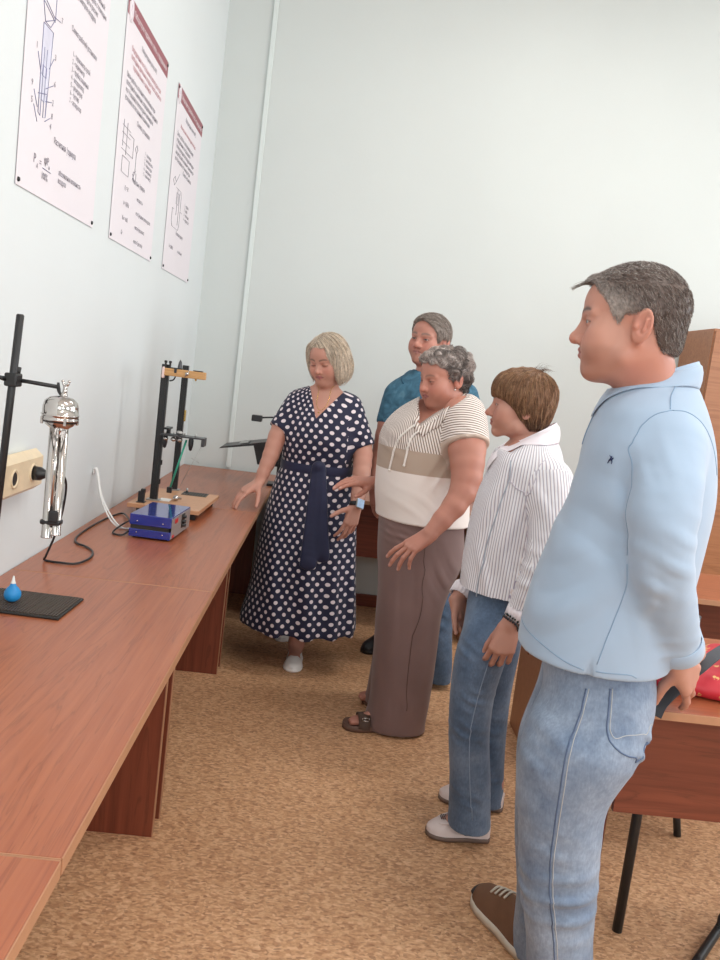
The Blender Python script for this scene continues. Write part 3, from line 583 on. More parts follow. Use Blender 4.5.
class Field:
    def __init__(s, lo, hi, h, fine=()):
        s.ax = [_axis(lo[i], hi[i], h, [(b[0][i], b[1][i], b[2]) for b in fine]) for i in range(3)]
        s.D = np.full([len(a) for a in s.ax], 1., np.float32)
    def sl(s, c, r):
        c = np.array(c); r = np.array([r]*3 if np.isscalar(r) else r); o = []
        for i in range(3):
            a = np.searchsorted(s.ax[i], c[i]-r[i]); b = np.searchsorted(s.ax[i], c[i]+r[i]); o.append(slice(max(a, 0), max(b, 0)))
        return tuple(o)
    def op(s, sl, fn, k, mode):
        X = s.ax[0][sl[0]][:, None, None]; Y = s.ax[1][sl[1]][None, :, None]; Z = s.ax[2][sl[2]][None, None, :]
        if 0 in (X.size, Y.size, Z.size): return
        d = fn(X, Y, Z).astype(np.float32); a = s.D[sl]
        if mode == 'sub': d = -d; h = np.maximum(k-np.abs(a-d), 0)/k; s.D[sl] = np.maximum(a, d)+h*h*k*.25
        elif mode == 'and': h = np.maximum(k-np.abs(a-d), 0)/k; s.D[sl] = np.maximum(a, d)+h*h*k*.25
        elif mode == 'add': s.D[sl] = a+d
        else: h = np.maximum(k-np.abs(a-d), 0)/k; s.D[sl] = np.minimum(a, d)-h*h*k*.25
    def cap(s, a, b, ra, rb=None, k=.01, mode='u'):
        a = np.array(a, float); b = np.array(b, float); rb = ra if rb is None else rb
        m = (a+b)/2; pad = max(ra, rb)+k+.03; v = b-a; L2 = float(v@v)+1e-12
        def fn(X, Y, Z):
            t = np.clip(((X-a[0])*v[0]+(Y-a[1])*v[1]+(Z-a[2])*v[2])/L2, 0, 1)
            return np.sqrt((X-a[0]-t*v[0])**2+(Y-a[1]-t*v[1])**2+(Z-a[2]-t*v[2])**2)-(ra+t*(rb-ra))
        s.op(s.sl(m, np.abs(v)/2+pad), fn, k, mode)
    def chain(s, pts, rs, k=.01, sub=3):
        P, R = spline(pts, sub, np.array(rs, float))
        for i in range(len(P)-1): s.cap(P[i], P[i+1], R[i], R[i+1], k if i == 0 else min(k, .01))
    def ball(s, c, r, k=.01, mode='u'): s.cap(c, np.array(c)+1e-4, r, r, k, mode)
    def ell(s, c, r, R=None, k=.01, mode='u'):
        c = np.array(c, float); r = np.array(r, float); R = np.eye(3) if R is None else R
        def fn(X, Y, Z):
            x, y, z = X-c[0], Y-c[1], Z-c[2]
            q = [(R[i][0]*x+R[i][1]*y+R[i][2]*z) for i in range(3)]
            k0 = np.sqrt(sum((q[i]/r[i])**2 for i in range(3))); k1 = np.sqrt(sum((q[i]/r[i]**2)**2 for i in range(3)))+1e-9
            return k0*(k0-1)/k1
        s.op(s.sl(c, max(r)+k+.03), fn, k, mode)
    def loft(s, rows, k=.02, mode='u', yaw=0., n=2.2, grow=0., cap=.0, sub=6):
        "rows: (cx, cy, cz, a, b); horizontal sections; a along x turned by yaw, b across"
        A = spline(np.array(rows, float), sub); A = A[np.argsort(A[:, 2])]
        c, sn = math.cos(yaw), math.sin(yaw); zz = A[:, 2]; mx = A[:, 3:].max()+abs(grow)+k+.04
        lo = A[:, :3].min(0)-[mx, mx, k+.03]; hi = A[:, :3].max(0)+[mx, mx, k+.03]
        def fn(X, Y, Z):
            f = lambda i: np.interp(Z, zz, A[:, i])
            x, y = X-f(0), Y-f(1); u = x*c+y*sn; v = -x*sn+y*c; a = f(3)+grow; b = f(4)+grow
            rho = (np.abs(u/a)**n+np.abs(v/b)**n)**(1./n)
            g = np.sqrt((u/a**2)**2+(v/b**2)**2)+1e-6; rr = np.sqrt((u/a)**2+(v/b)**2)
            d = (rho-1)*np.maximum(rr/g, .3*np.minimum(a, b))
            e = np.maximum(Z-zz[-1]-cap, zz[0]-cap-Z)
            return np.maximum(d, e)
        s.op(s.sl((lo+hi)/2, (hi-lo)/2), fn, k, mode)
    def plane(s, p, nrm, c, r, k=.004, mode='and'):
        "keep the side opposite to nrm within the ball c, r"
        p = np.array(p, float); nrm = unit(nrm)
        s.op(s.sl(c, r), lambda X, Y, Z: (X-p[0])*nrm[0]+(Y-p[1])*nrm[1]+(Z-p[2])*nrm[2], k, mode)
    def sleeve(s, pts, rs, ext=0., k=.03, sub=4, end=True):
        "tube along pts whose far end is cut flat, joined to the field afterwards"
        t = Field.__new__(Field); t.ax = s.ax; t.D = np.full_like(s.D, 1.); P, R = spline(pts, sub, np.array(rs, float))
        wd = unit(P[-1]-P[-2])
        for i in range(len(P)-1): t.cap(P[i], P[i+1]+(wd*(ext+.03) if i == len(P)-2 else 0), R[i], R[i+1], .008)
        e = P[-1]+wd*ext; t.plane(e, wd, e+wd*.06, .12+R[-1])
        h = np.maximum(k-np.abs(s.D-t.D), 0)/k; s.D = np.minimum(s.D, t.D)-h*h*k*.25
    def folds(s, c, r, d, wl, amp, ph=0., warp=.5):
        c = np.array(c, float); d = unit(d)*2*math.pi/wl; e = unit(np.cross(d, (0.3, .2, 1.)))
        rr = np.array([r]*3 if np.isscalar(r) else r, float)
        def fn(X, Y, Z):
            g = np.exp(-(((X-c[0])/rr[0])**2+((Y-c[1])/rr[1])**2+((Z-c[2])/rr[2])**2)*1.6)
            t = (X*e[0]+Y*e[1]+Z*e[2])
            q = X*d[0]+Y*d[1]+Z*d[2]+ph+warp*np.sin(t*2*math.pi/(wl*3.1)+ph*1.7)*2
            return -amp*g*(np.maximum(np.sin(q), -.35))*(.65+.35*np.sin(t*2*math.pi/(wl*2.3)+ph))
        s.op(s.sl(c, rr*1.6), fn, 1, 'add')
    def samp(s, P, grad=False):
        idx = []; fr = []
        for i in range(3):
            a = s.ax[i]; j = np.clip(np.searchsorted(a, P[:, i])-1, 0, len(a)-2); idx.append(j); fr.append((P[:, i]-a[j])/(a[j+1]-a[j]))
        def val(fr):
            o = 0
            for dx in (0, 1):
                for dy in (0, 1):
                    for dz in (0, 1):
                        w = (fr[0] if dx else 1-fr[0])*(fr[1] if dy else 1-fr[1])*(fr[2] if dz else 1-fr[2])
                        o = o+w*s.D[idx[0]+dx, idx[1]+dy, idx[2]+dz]
            return o
        v = val(fr)
        if not grad: return v
        G = []; e = .004
        for i in range(3):
            q = P.copy(); q[:, i] += e; r_ = P.copy(); r_[:, i] -= e; G.append(s.samp(q)-s.samp(r_))
        G = np.array(G).T; return v, G/(np.linalg.norm(G, axis=1)[:, None]+1e-9)
    def mesh(s):
        "naive surface nets"
        D = s.D; N = D < 0; c = [slice(0, -1), slice(1, None)]
        cnt = np.zeros([n-1 for n in D.shape], np.int8)
        for a in c:
            for b in c:
                for e in c: cnt += N[a, b, e]
        act = (cnt > 0) & (cnt < 8); I = np.argwhere(act); ids = np.full(act.shape, -1, np.int32); ids[act] = np.arange(len(I))
        S = np.zeros((len(I), 3)); W = np.zeros(len(I))
        cor = [(x, y, z) for x in (0, 1) for y in (0, 1) for z in (0, 1)]
        vals = {q: D[I[:, 0]+q[0], I[:, 1]+q[1], I[:, 2]+q[2]] for q in cor}
        for p in cor:
            for a in range(3):
                if p[a] == 0:
                    q = list(p); q[a] = 1; q = tuple(q); u, v = vals[p], vals[q]; m = (u < 0) != (v < 0)
                    t = np.where(m, u/(u-v+1e-20), 0); pt = np.array(p, float)[None]+t[:, None]*np.eye(3)[a]
                    S += pt*m[:, None]; W += m
        S /= W[:, None]; V = np.empty_like(S)
        for i in range(3): a = s.ax[i]; V[:, i] = a[I[:, i]]+S[:, i]*(a[I[:, i]+1]-a[I[:, i]])
        Q = []
        for a in range(3):
            b, e = (a+1) % 3, (a+2) % 3
            s0 = [slice(None)]*3; s1 = [slice(None)]*3; s0[a] = slice(0, -1); s1[a] = slice(1, None)
            for x in (b, e): s0[x] = slice(1, -1); s1[x] = slice(1, -1)
            A, B = N[tuple(s0)], N[tuple(s1)]
            for m, flip in ((A & ~B, False), (~A & B, True)):
                J = np.argwhere(m)
                if not len(J): continue
                J[:, b] += 1; J[:, e] += 1; q = []
                for db, de in ((-1, -1), (0, -1), (0, 0), (-1, 0)):
                    K = J.copy(); K[:, b] += db; K[:, e] += de; q.append(ids[K[:, 0], K[:, 1], K[:, 2]])
                q = np.stack(q, 1); Q.append(q[:, ::-1] if flip else q)
        F = np.vstack(Q); F = F[(F >= 0).all(1)]; return V, F
def largest(V, F):
    "keep the biggest connected piece"
    lab = np.arange(len(V))
    while True:
        m = lab[F].min(1); new = lab.copy()
        for i in range(4): np.minimum.at(new, F[:, i], m)
        new = new[new]
        if (new == lab).all(): break
        lab = new
    u, c = np.unique(lab, return_counts=True); keep = lab == u[c.argmax()]; mp = np.cumsum(keep)-1
    return V[keep], mp[F[keep[F[:, 0]]]]
def attr(o, name, data, typ='FLOAT_COLOR'):
    a = o.data.attributes.new(name, typ, 'POINT')
    if typ == 'FLOAT_COLOR':
        d = np.ones((len(data), 4), np.float32); d[:, :3] = data[:, :3]; a.data.foreach_set('color', d.ravel())
    else: a.data.foreach_set('vector', np.asarray(data, np.float32).ravel())
def sstep(a, b, x): t = np.clip((x-a)/(b-a), 0, 1); return t*t*(3-2*t)
# ------------------------------------------------------------------ anatomy
def add_head(B, H, neck, o):
    "H: Frame with eyes at z = 0.  o: shape options"
    k = H.k; R = H.R; w = H.w; g = lambda n, d: o.get(n, d)
    E = lambda c, r, kk=.02, mode='u', Rm=R: B.ell(w(c), np.array(r)*k, Rm, kk*k, mode)
    Cp = lambda a, b, ra, rb, kk=.01, mode='u': B.cap(w(a), w(b), ra*k, rb*k, kk*k, mode)
    fat = g('fat', 0.)
    E((-.012, 0, .033), (.096, .076, .084))
    E((.028, 0, .035), (.059, .064, .055)); E((.030, 0, -.035), (.054, .058+fat*.4, .065)); E((.016, 0, -.075), (.052, .050+fat, .038))
    Cp((.010, .040+fat*.7, -.078), (.066, .010, -.102), .020, .015); Cp((.010, -.040-fat*.7, -.078), (.066, -.010, -.102), .020, .015)
    E((.069+g('chin', 0.), 0, -.101), (.018, .020, .017), .016)
    E((.062, 0, -.066), (.027, .029, .026), .018)
    if fat > .004: E((.035, 0, -.108), (.040, .040, .020), .03)
    for s in (1, -1):
        B.ball(w((.052, s*.043, -.026)), .021*k, .03*k); B.ball(w((.055, s*.033, -.055)), (.018+fat)*k, .03*k)
        E((.099, s*.034, -.002), (.020, .019, .014), .018, 'sub')
        Cp((.082, s*.010, .015), (.067, s*.046, .017), .0085*g('brow', 1), .0075*g('brow', 1), .012)
    n = g('nose', 1.); nx = g('nosex', 0.)
    Cp((.083, 0, .006), (.101+nx, 0, -.030), .0075*n, .0085*n, .010)
    Cp((.080, 0, .002), (.087+nx, 0, -.034), .0090*n, .0125*n, .008)
    B.ball(w((.1035+nx, 0, -.036)), .0108*n*k, .008*k)
    for s in (1, -1):
        B.ball(w((.092+nx*.6, s*.0125*n, -.041)), .0082*n*k, .006*k); B.ball(w((.098+nx, s*.0062, -.0560)), .0034*k, .003*k, 'sub')
        B.ball(w((.0685, s*.032, -.001)), .0158*k, .004*k)
        sl = g('slit', .004)
        if sl > 0: E((.0845, s*.0325, -.002), (.009, .0125, sl), .002, 'sub')
        else: Cp((.0845, s*.0225, -.0065), (.0800, s*.0435, -.0065), .0011, .0011, .0015, 'sub')
        Cp((.0905, 0, -.0615), (.0775, s*.0215, -.0675), .0050, .0026, .004)
        Cp((.0885, 0, -.0735), (.0775, s*.0200, -.0695), .0062, .0030, .004)
        Cp((.0965, 0, -.0675), (.0790, s*.0235, -.0680), .0020, .0016, .003, 'sub')
        ey = g('eary', .078)
        if not g('noear', False):
            a = math.radians(g('earflare', 24))*s; c, sn = math.cos(a), math.sin(a); t = math.radians(-12); ct, st = math.cos(t), math.sin(t)
            Lr = np.array([[c*ct, -sn*ct, -st], [sn, c, 0], [c*st, -sn*st, ct]]); Rm = Lr @ R
            E((-.022, s*ey, -.010), (.0195, .0065, .033), .006, 'u', Rm)
            off = np.array([-.003, s*.0060, .004]) @ Lr
            E(np.array((-.022, s*ey, -.010))+off, (.0125, .0062, .0225), .003, 'sub', Rm)
            B.ball(w((-.010, s*ey, -.014)), .0052*k, .004*k)
            B.cap(w(np.array((-.022, s*ey, -.010))+np.array([-.006, s*.003, .013]) @ Lr), w(np.array((-.022, s*ey, -.010))+np.array([-.005, s*.003, -.012]) @ Lr), .0032*k, .0032*k, .003*k)
    B.cap(w((-.022, 0, -.055)), neck, g('neckr', .052)*k, g('neckr2', .060), .03)
def face_color(P, H, skin, o):
    skin = tuple(np.array(skin[:3])*(.76, .75, .75)); q = H.loc(P); C = np.tile(np.array(skin[:3]), (len(P), 1)); x, y, z = q.T; ya = np.abs(y)
    front = sstep(.03, .06, x); near = (np.abs(x) < .2) & (ya < .14) & (np.abs(z) < .2)
    def mix(m, c, s=1.):
        m = (np.clip(m, 0, 1)*s*near)[:, None]; return C*(1-m)+np.array(c[:3])*m
    red = np.array(skin[:3])*(1.02, .76, .74)
    C = mix(np.exp(-((ya-.04)/.022)**2-((z+.035)/.022)**2)*front, red, .55)
    C = mix(np.exp(-(y/.014)**2-((z+.04)/.014)**2)*front, red, .6)
    C = mix(np.exp(-((ya-.082)/.013)**2-((z+.01)/.035)**2)*sstep(.02, .0, x), red, .55)
    if o.get('stubble'):
        m = sstep(-.045, -.065, z)*sstep(-.145, -.115, z)*sstep(.0, .03, x)*(1-np.exp(-(ya/.03)**2-((z+.068)/.012)**2)*.8); C = mix(m, np.array(skin[:3])*(.62, .62, .64), o['stubble'])
    lip = 1-sstep(.7, 1.2, (ya/.0245)**2+((z+.0685)/(.0112*(1-.55*np.clip(ya/.026, 0, 1))))**2)
    C = mix(lip*sstep(.06, .072, x), np.array(o.get('lip', (.45, .2, .18)))*.85, .95)
    gr = np.exp(-((z+.068)/.0013)**2)*(ya < .0235)*front; C = mix(gr, np.array(skin[:3])*(.35, .18, .16), .75)
    bz = .0195+.005*np.sin(np.clip((ya-.01)/.042, 0, 1)*3.0)+o.get('browz', 0); th = o.get('browt', .0042)*(1-.6*sstep(.035, .052, ya))
    C = mix(np.exp(-((z-bz)/th)**2)*sstep(.008, .014, ya)*sstep(.054, .047, ya)*front, o.get('browc', (.05, .03, .02)), min(1, o.get('brows', .75)*1.45))
    sl = max(o.get('slit', .004), 0); lz = (-.002+sl*np.sqrt(np.clip(1-((ya-.0325)/.0135)**2, 0, 1))) if sl > 0 else -.0065+0*z
    C = mix(np.exp(-((z-lz)/.0024)**2)*(np.abs(ya-.033) < .0145)*front, o.get('lash', (.03, .02, .018)), .85)
    C = mix(np.exp(-((z+.0105)/.004)**2-((ya-.032)/.012)**2)*front, np.array(skin[:3])*(.66, .5, .5), .5)
    C = mix(np.exp(-((z-.008)/.004)**2-((ya-.034)/.014)**2)*front, np.array(skin[:3])*(.62, .48, .46), .5)
    return C
def add_eyes(parent, H, iris, slit=.004):
    for s in (1, -1):
        c = H.w((.0683, s*.032, -.001)); r = .0146*H.k
        n = 12; m = 20; v = []; f = []; F = H.v((1, 0, -.12)); F = unit(F); U = unit(np.cross(F, (0, 0, 1))); V2 = np.cross(U, F)
        for i in range(n+1):
            t = math.pi*.55*i/n
            for j in range(m):
                a = 2*math.pi*j/m; v.append(c+r*(F*math.cos(t)+(U*math.cos(a)+V2*math.sin(a))*math.sin(t)))
        for i in range(n):
            for j in range(m): f.append((i*m+j, i*m+(j+1) % m, (i+1)*m+(j+1) % m, (i+1)*m+j))
        fm = [2 if i < 2 else (1 if i < 4 else 0) for i in range(n) for j in range(m)]
        link('eye', v, f, None, parent, True, mats=[M['eye_white'], iris, M['pupil']], fmat=fm)
def add_hand(B, wrist, d, back, side, curls, s=1., splay=(.10, .02, -.06, -.14), thumb=(.75, .62, -.25), tcurl=.3, r=1., rec=None):
    "d: towards the fingers; back: out of the back of the hand; side: +1 if thumb = cross(d, back) side"
    d = unit(d); n = unit(np.array(back)-d*np.dot(back, d)); t = np.cross(d, n)*side; wrist = np.array(wrist, float)
    L = lambda a, b, c=0.: wrist+s*(d*a+t*b+n*c)
    kn = [(.086, .0290), (.090, .0095), (.085, -.0105), (.076, -.0285)]
    for (a, b), rr in zip(kn, (.0118, .0120, .0115, .0105)):
        B.cap(L(-.005, b*.45), L(a, b, .002), .0150*s*r, rr*s*r, .012)
    B.cap(L(.02, .012, -.006), L(.055, .02, -.006), .016*s*r, .013*s*r, .012)
    B.cap(L(.02, -.016, -.006), L(.06, -.02, -.004), .014*s*r, .011*s*r, .012)
    lens = [(.043, .026, .021), (.047, .030, .022), (.043, .028, .022), (.034, .021, .019)]
    for i in range(4):
        p = L(kn[i][0], kn[i][1], .001); dd = d*math.cos(splay[i])+t*math.sin(splay[i]); nn = n.copy()
        cu = curls[i] if not np.isscalar(curls[i]) else (curls[i],)*3; rad = (.0096, .0086, .0078, .0066) if i < 3 else (.0084, .0076, .0068, .0060)
        for j in range(3):
            c, sn = math.cos(cu[j]), math.sin(cu[j]); dd, nn = dd*c-nn*sn, nn*c+dd*sn
            q = p+dd*lens[i][j]*s; B.cap(p, q, rad[j]*s*r, rad[j+1]*s*r, .003); p = q
        if rec is not None: rec.append((p+nn*.004*s-dd*.004*s, .0068*s))
    p = L(.018, .020, -.004); dd = unit(d*thumb[0]+t*thumb[1]+n*thumb[2]); ax = unit(np.cross(dd, d)+1e-6)
    for j, (ll, a, b) in enumerate(((.044, .0145, .0115), (.033, .0115, .0100), (.028, .0100, .0075))):
        q = p+dd*ll*s; B.cap(p, q, a*s*r, b*s*r, .010 if j == 0 else .003); p = q
        dd = unit(dd*math.cos(tcurl)+d*math.sin(tcurl))
    if rec is not None: rec.append((p, .008*s))
def skin_mat(name):
    m = NT(name); a = m.n('Attribute', attribute_name='col').outputs['Color']
    n = m.n('TexNoise', {'Vector': m.coord(), 'Scale': 60, 'Detail': 4}).outputs[0]
    n2 = m.n('TexNoise', {'Vector': m.coord(), 'Scale': 14, 'Detail': 3}).outputs[0]
    c = m.mix(.22, a, m.ramp(n2, [(.35, (.86, .55, .47, 1)), (.65, (1, .9, .84, 1))]), 'MULTIPLY')
    m.set(Base_Color=c, Roughness=.5, Subsurface_Weight=.08, Subsurface_Scale=.008, Subsurface_Radius=(1, .35, .2)); m.bump(n, .12, .001); return m.m
M['skin'] = skin_mat('skin'); M['eye_white'] = plain('eye_white', (.62, .56, .54, 1), .15, var=.02); M['pupil'] = plain('pupil', (.01, .01, .01, 1), .1)
M['iris_grey'] = plain('grey_blue_iris', (.10, .14, .16, 1), .15); M['iris_brown'] = plain('brown_iris', (.08, .045, .025, 1), .15)
def finish_body(B, parent, H, skin, o, nails=(), extra=None):
    V, F = largest(*B.mesh()); ob = link('body', V, F, M['skin'], parent)
    C = face_color(V, H, skin, o)
    for c, r in nails:
        m = np.exp(-(np.linalg.norm(V-c, axis=1)/(r*.8))**2)[:, None]*.55; C = C*(1-m)+np.array((.86, .62, .56))*m
    if extra is not None: C = extra(V, C)
    attr(ob, 'col', C); return ob
def part(B, name, mat, parent, puv=None, col=None, keep=True):
    V, F = B.mesh()
    if keep: V, F = largest(V, F)
    ob = link(name, V, F, mat, parent)
    if puv is not None:
        cand, ident = puv(V); fi = np.sort(ident[F], axis=1)[:, 1]; me = ob.data; nl_ = len(me.loops)
        vi = np.empty(nl_, np.int32); me.loops.foreach_get('vertex_index', vi); fc = np.repeat(fi, 4)[:nl_]
        a = me.attributes.new('puv', 'FLOAT_VECTOR', 'CORNER'); a.data.foreach_set('vector', cand[fc, vi].astype(np.float32).ravel())
    if col is not None: attr(ob, 'col', col(V))
    return ob
def limb_uv(V, torso, limbs, torso_r):
    """cloth coordinates round/along each limb axis: one candidate per limb and the limb every vertex belongs to"""
    bp, fr = torso; fr = unit(fr); le = np.cross((0, 0, 1), fr); q = V-np.array(bp)
    th = np.arctan2(q @ le, q @ fr); R = torso_r(V[:, 2]); rad = np.sqrt((q @ le)**2+(q @ fr)**2)
    v_ = V[:, 2]+.75*np.clip(R-.045-rad, 0, 1)*(V[:, 2] > 1.15)
    cand = [np.stack([th*R, v_, 0*th], 1)]; best = np.maximum(rad-R, -.02); ident = np.zeros(len(V), int)
    for i, (a, b, r, ref) in enumerate(limbs):
        a = np.array(a, float); v = np.array(b, float)-a; L = np.linalg.norm(v); v /= L; t = np.clip((V-a) @ v, -.02, L+.1)
        w = V-a-t[:, None]*v; d = np.linalg.norm(w, axis=1)-r; e1 = unit(np.array(ref)-v*np.dot(ref, v)); e2 = np.cross(v, e1)
        cand.append(np.stack([np.arctan2(w @ e2, w @ e1)*r, (V-a) @ v, 0*d+i+1], 1))
        m = (d < best) & (t > -.019); ident[m] = i+1; best = np.minimum(best, np.where(t > -.019, d, 9))
    return np.array(cand), ident
def neckcut(S, c, F, slope, ra, rb, dp=.05, lift=.5, k=.008):
    "opens a garment round the neck: the opening is lower in front by slope"
    F = unit((F[0], F[1], 0)); n = unit(np.array([0, 0, 1.])+F*slope); f = unit(F-n*np.dot(F, n)); l = np.cross(n, f)
    S.ell(np.array(c)+n*dp*lift, (ra, rb, dp), np.array([f, l, n]), k, 'sub')
def polycut(S, px, yref, ya, yb, k=.006):
    "opens a garment by a convex outline (points on the plane y = yref) carried from y = ya to y = yb"
    V = [at(a, b, yref) for a, b in px]; c = sum(V)/len(V)
    def fn(X, Y, Z):
        d = None
        for a, b in zip(V, V[1:]+V[:1]):
            n = np.array([b[2]-a[2], -(b[0]-a[0])]); n /= np.linalg.norm(n)
            if (c[0]-a[0])*n[0]+(c[2]-a[2])*n[1] > 0: n = -n
            e = (X-a[0])*n[0]+(Z-a[2])*n[1]+0*Y; d = e if d is None else np.maximum(d, e)
        return np.maximum(np.maximum(d, Y-yb), ya-Y)
    S.op(S.sl((c[0], (ya+yb)/2, c[2]), (.25, (yb-ya)/2+.04, .25)), fn, k, 'sub')
def ribbon(name, parent, mat, pts, fld, width, th=.003, lift=.002, sub=8):
    "flat band lying on the cloth"
    P = spline(np.array(pts, float), sub)
    for _ in range(6): v, G = fld.samp(P, True); P = P-G*np.clip(v-lift, -.03, .03)[:, None]
    P[1:-1] = (P[:-2]+2*P[1:-1]+P[2:])/4; v, G = fld.samp(P, True); T = np.gradient(P, axis=0); T /= np.linalg.norm(T, axis=1)[:, None]; C = np.cross(T, G); C /= np.linalg.norm(C, axis=1)[:, None]
    o = []
    for a in (-1, 1):
        q = P+C*a*width/2
        for _ in range(3): w, g = fld.samp(q, True); q = q-g*np.clip(w-lift, -.03, .012)[:, None]
        o.append(q)
    V = []; f = []
    for a, b, c, g in zip(o[0], P, o[1], G): V += [a, b, c, c+g*th, b+g*th*1.2, a+g*th]
    for i in range(len(P)-1):
        for j in range(6): f.append((i*6+j, i*6+(j+1) % 6, (i+1)*6+(j+1) % 6, (i+1)*6+j))
    n = len(P)*6; f += [(5, 4, 3, 2, 1, 0), tuple(range(n-6, n))]; return MB().add(V, f, True).build(name, mat, parent)
def legs_in(B, rws, end, f=.5, k=.03):
    P = [np.array(r[:3]) for r in rws if r[2] > end[2]+.06]; R = [f*min(r[3], r[4]) for r in rws if r[2] > end[2]+.06]
    B.chain(P+[np.array(end)], R+[.036], k, 2)
# hair
def hair_mat(name, cols, rough=.45):
    m = NT(name); a = m.n('Attribute', attribute_name='col').outputs['Color']; n = m.n('TexNoise', {'Vector': m.coord((1, 1, 1)), 'Scale': 90, 'Detail': 4, 'Roughness': .7}).outputs[0]
    m.set(Base_Color=m.mix(.45, a, m.ramp(n, [(.3, (.45, .45, .45, 1)), (.7, (1.25, 1.25, 1.25, 1))]), 'MULTIPLY'), Roughness=rough, Specular_IOR_Level=.35); m.bump(n, .5, .002); return m.m
M['hair'] = hair_mat('hair', None)
def strand_mesh(paths, rad, cols):
    "paths (n, m, 3): every strand a tapered three-sided tube"
    n, m, _ = paths.shape; T = np.gradient(paths, axis=1); T /= np.linalg.norm(T, axis=2)[..., None]+1e-9
    ref = np.broadcast_to(np.array([.31, .52, .79]), T.shape); U = np.cross(T, ref); U /= np.linalg.norm(U, axis=2)[..., None]+1e-9; W = np.cross(T, U)
    tp = np.linspace(1, .25, m)[None, :, None]*np.asarray(rad).reshape(-1, 1, 1); V = []
    for k in range(3):
        a = 2*math.pi*k/3; V.append(paths+(U*math.cos(a)+W*math.sin(a))*tp)
    V = np.stack(V, 2); idx = np.arange(n*m*3).reshape(n, m, 3); F = []
    for k in range(3): F.append(np.stack([idx[:, :-1, k], idx[:, :-1, (k+1) % 3], idx[:, 1:, (k+1) % 3], idx[:, 1:, k]], -1).reshape(-1, 4))
    C = np.repeat(cols, m*3, axis=0); return V.reshape(-1, 3), np.vstack(F), C
def grow(HF, seeds, flow, steps, step, lift=.001, wob=.0, cling=1., rise=0., free=None, vary=0., stop=None):
    step = step*(1+RNG.uniform(-vary, vary, (len(seeds), 1))); P = seeds.copy(); out = [P.copy()]; ph = RNG.uniform(0, 6.28, (len(P), 3)); lf = lift*RNG.uniform(.2, 1.3, len(P))
    for i in range(steps):
        v, G = HF.samp(P, True); d = flow(P, i/steps); d = d-G*np.sum(d*G, 1)[:, None]*cling; d /= np.linalg.norm(d, axis=1)[:, None]+1e-9
        d = d+wob*np.sin(ph+i*.9); P0 = P.copy(); P = P+d*step; v = HF.samp(P); near = v < .5
        if free is not None: near = near & ~free(P)
       
        P = P-G*(np.where(near, v-lf-rise*i, 0)*cling)[:, None]
        if stop is not None: P = np.where(stop(P)[:, None], P0+(P-P0)*.05, P)
        out.append(P.copy())
    return np.stack(out, 1)
def collar(name, parent, mat, c, F, ra, rb, h, drop, flare, gap, tilt=0., tip=.03, th=.0035, n=48, fld=None):
    "folded shirt collar round the neck; F forward, gap half-angle of the front opening, tilt lowers the front"
    F = unit((F[0], F[1], 0)); Lf = np.array([-F[1], F[0], 0]); v = []; f = []; c = np.array(c, float)
    for i in range(n+1):
        a = gap+(2*math.pi-2*gap)*i/n; co, si = math.cos(a), math.sin(a); e = min(i, n-i)/n; tp = max(0, 1-e/.12)**1.5
        lowf = -tilt*co*.5
        rad = lambda q: F*co*(ra+q)+Lf*si*(rb+q)
        ins = c+rad(0)+np.array([0, 0, lowf]); top = c+rad(.006)+np.array([0, 0, lowf+h]); mid = c+rad(.006+flare*.45)+np.array([0, 0, lowf+h*.85-drop*.4])
        out = c+rad(.004+flare+tip*tp*.5)+np.array([0, 0, lowf+h-drop-tip*tp]); u2 = out-unit(rad(1.))*th*1.5; m2 = mid-unit(rad(1.))*th; t2 = top-np.array([0, 0, th])+rad(-.001)-rad(0)
        v += [ins, top, mid, out, u2, m2, t2]
    v = np.array(v)
    if fld is not None:
        off = np.tile([.0, .006, .008, .007, .002, .003, .003], n+1)
        for _ in range(5):
            d_, G = fld.samp(v, True); v = v+G*np.clip(off-d_, 0, .02)[:, None]*(np.tile([0, 0, 1, 1, 1, 1, 0], n+1)[:, None])
        o3 = np.arange(n+1)*7+3; d_, G = fld.samp(v[o3], True); g = np.clip(d_-.008, 0, .03)[:, None]; v[o3] -= G*g; v[o3+1] -= G*g
    v = list(v)
    for i in range(n):
        for j in range(6): f.append((i*7+j, i*7+j+1, (i+1)*7+j+1, (i+1)*7+j))
    for b in (0, n*7): f.append(tuple(range(b+1, b+7)) if b else tuple(range(b+1, b+7))[::-1])
    mb = MB(); mb.add(v, f, True); o = mb.build(name, mat, parent)
    sd = o.modifiers.new('s', 'SUBSURF'); sd.levels = 1; sd.render_levels = 1; return o
def ring(c, ax, r, t, n=28, m=8, flat=1., r2=None):
    "torus vertices: centre c, axis ax"
    ax = unit(ax); u = unit(np.cross(ax, (.2, .9, .3))); w = np.cross(ax, u); v = []; f = []
    for i in range(n):
        a = 2*math.pi*i/n; e = u*math.cos(a)+w*math.sin(a)
        for j in range(m): b = 2*math.pi*j/m; v.append(np.array(c)+e*(r+t*math.cos(b))+ax*t*flat*math.sin(b))
    for i in range(n):
        for j in range(m): f.append((i*m+j, ((i+1) % n)*m+j, ((i+1) % n)*m+(j+1) % m, i*m+(j+1) % m))
    return v, f
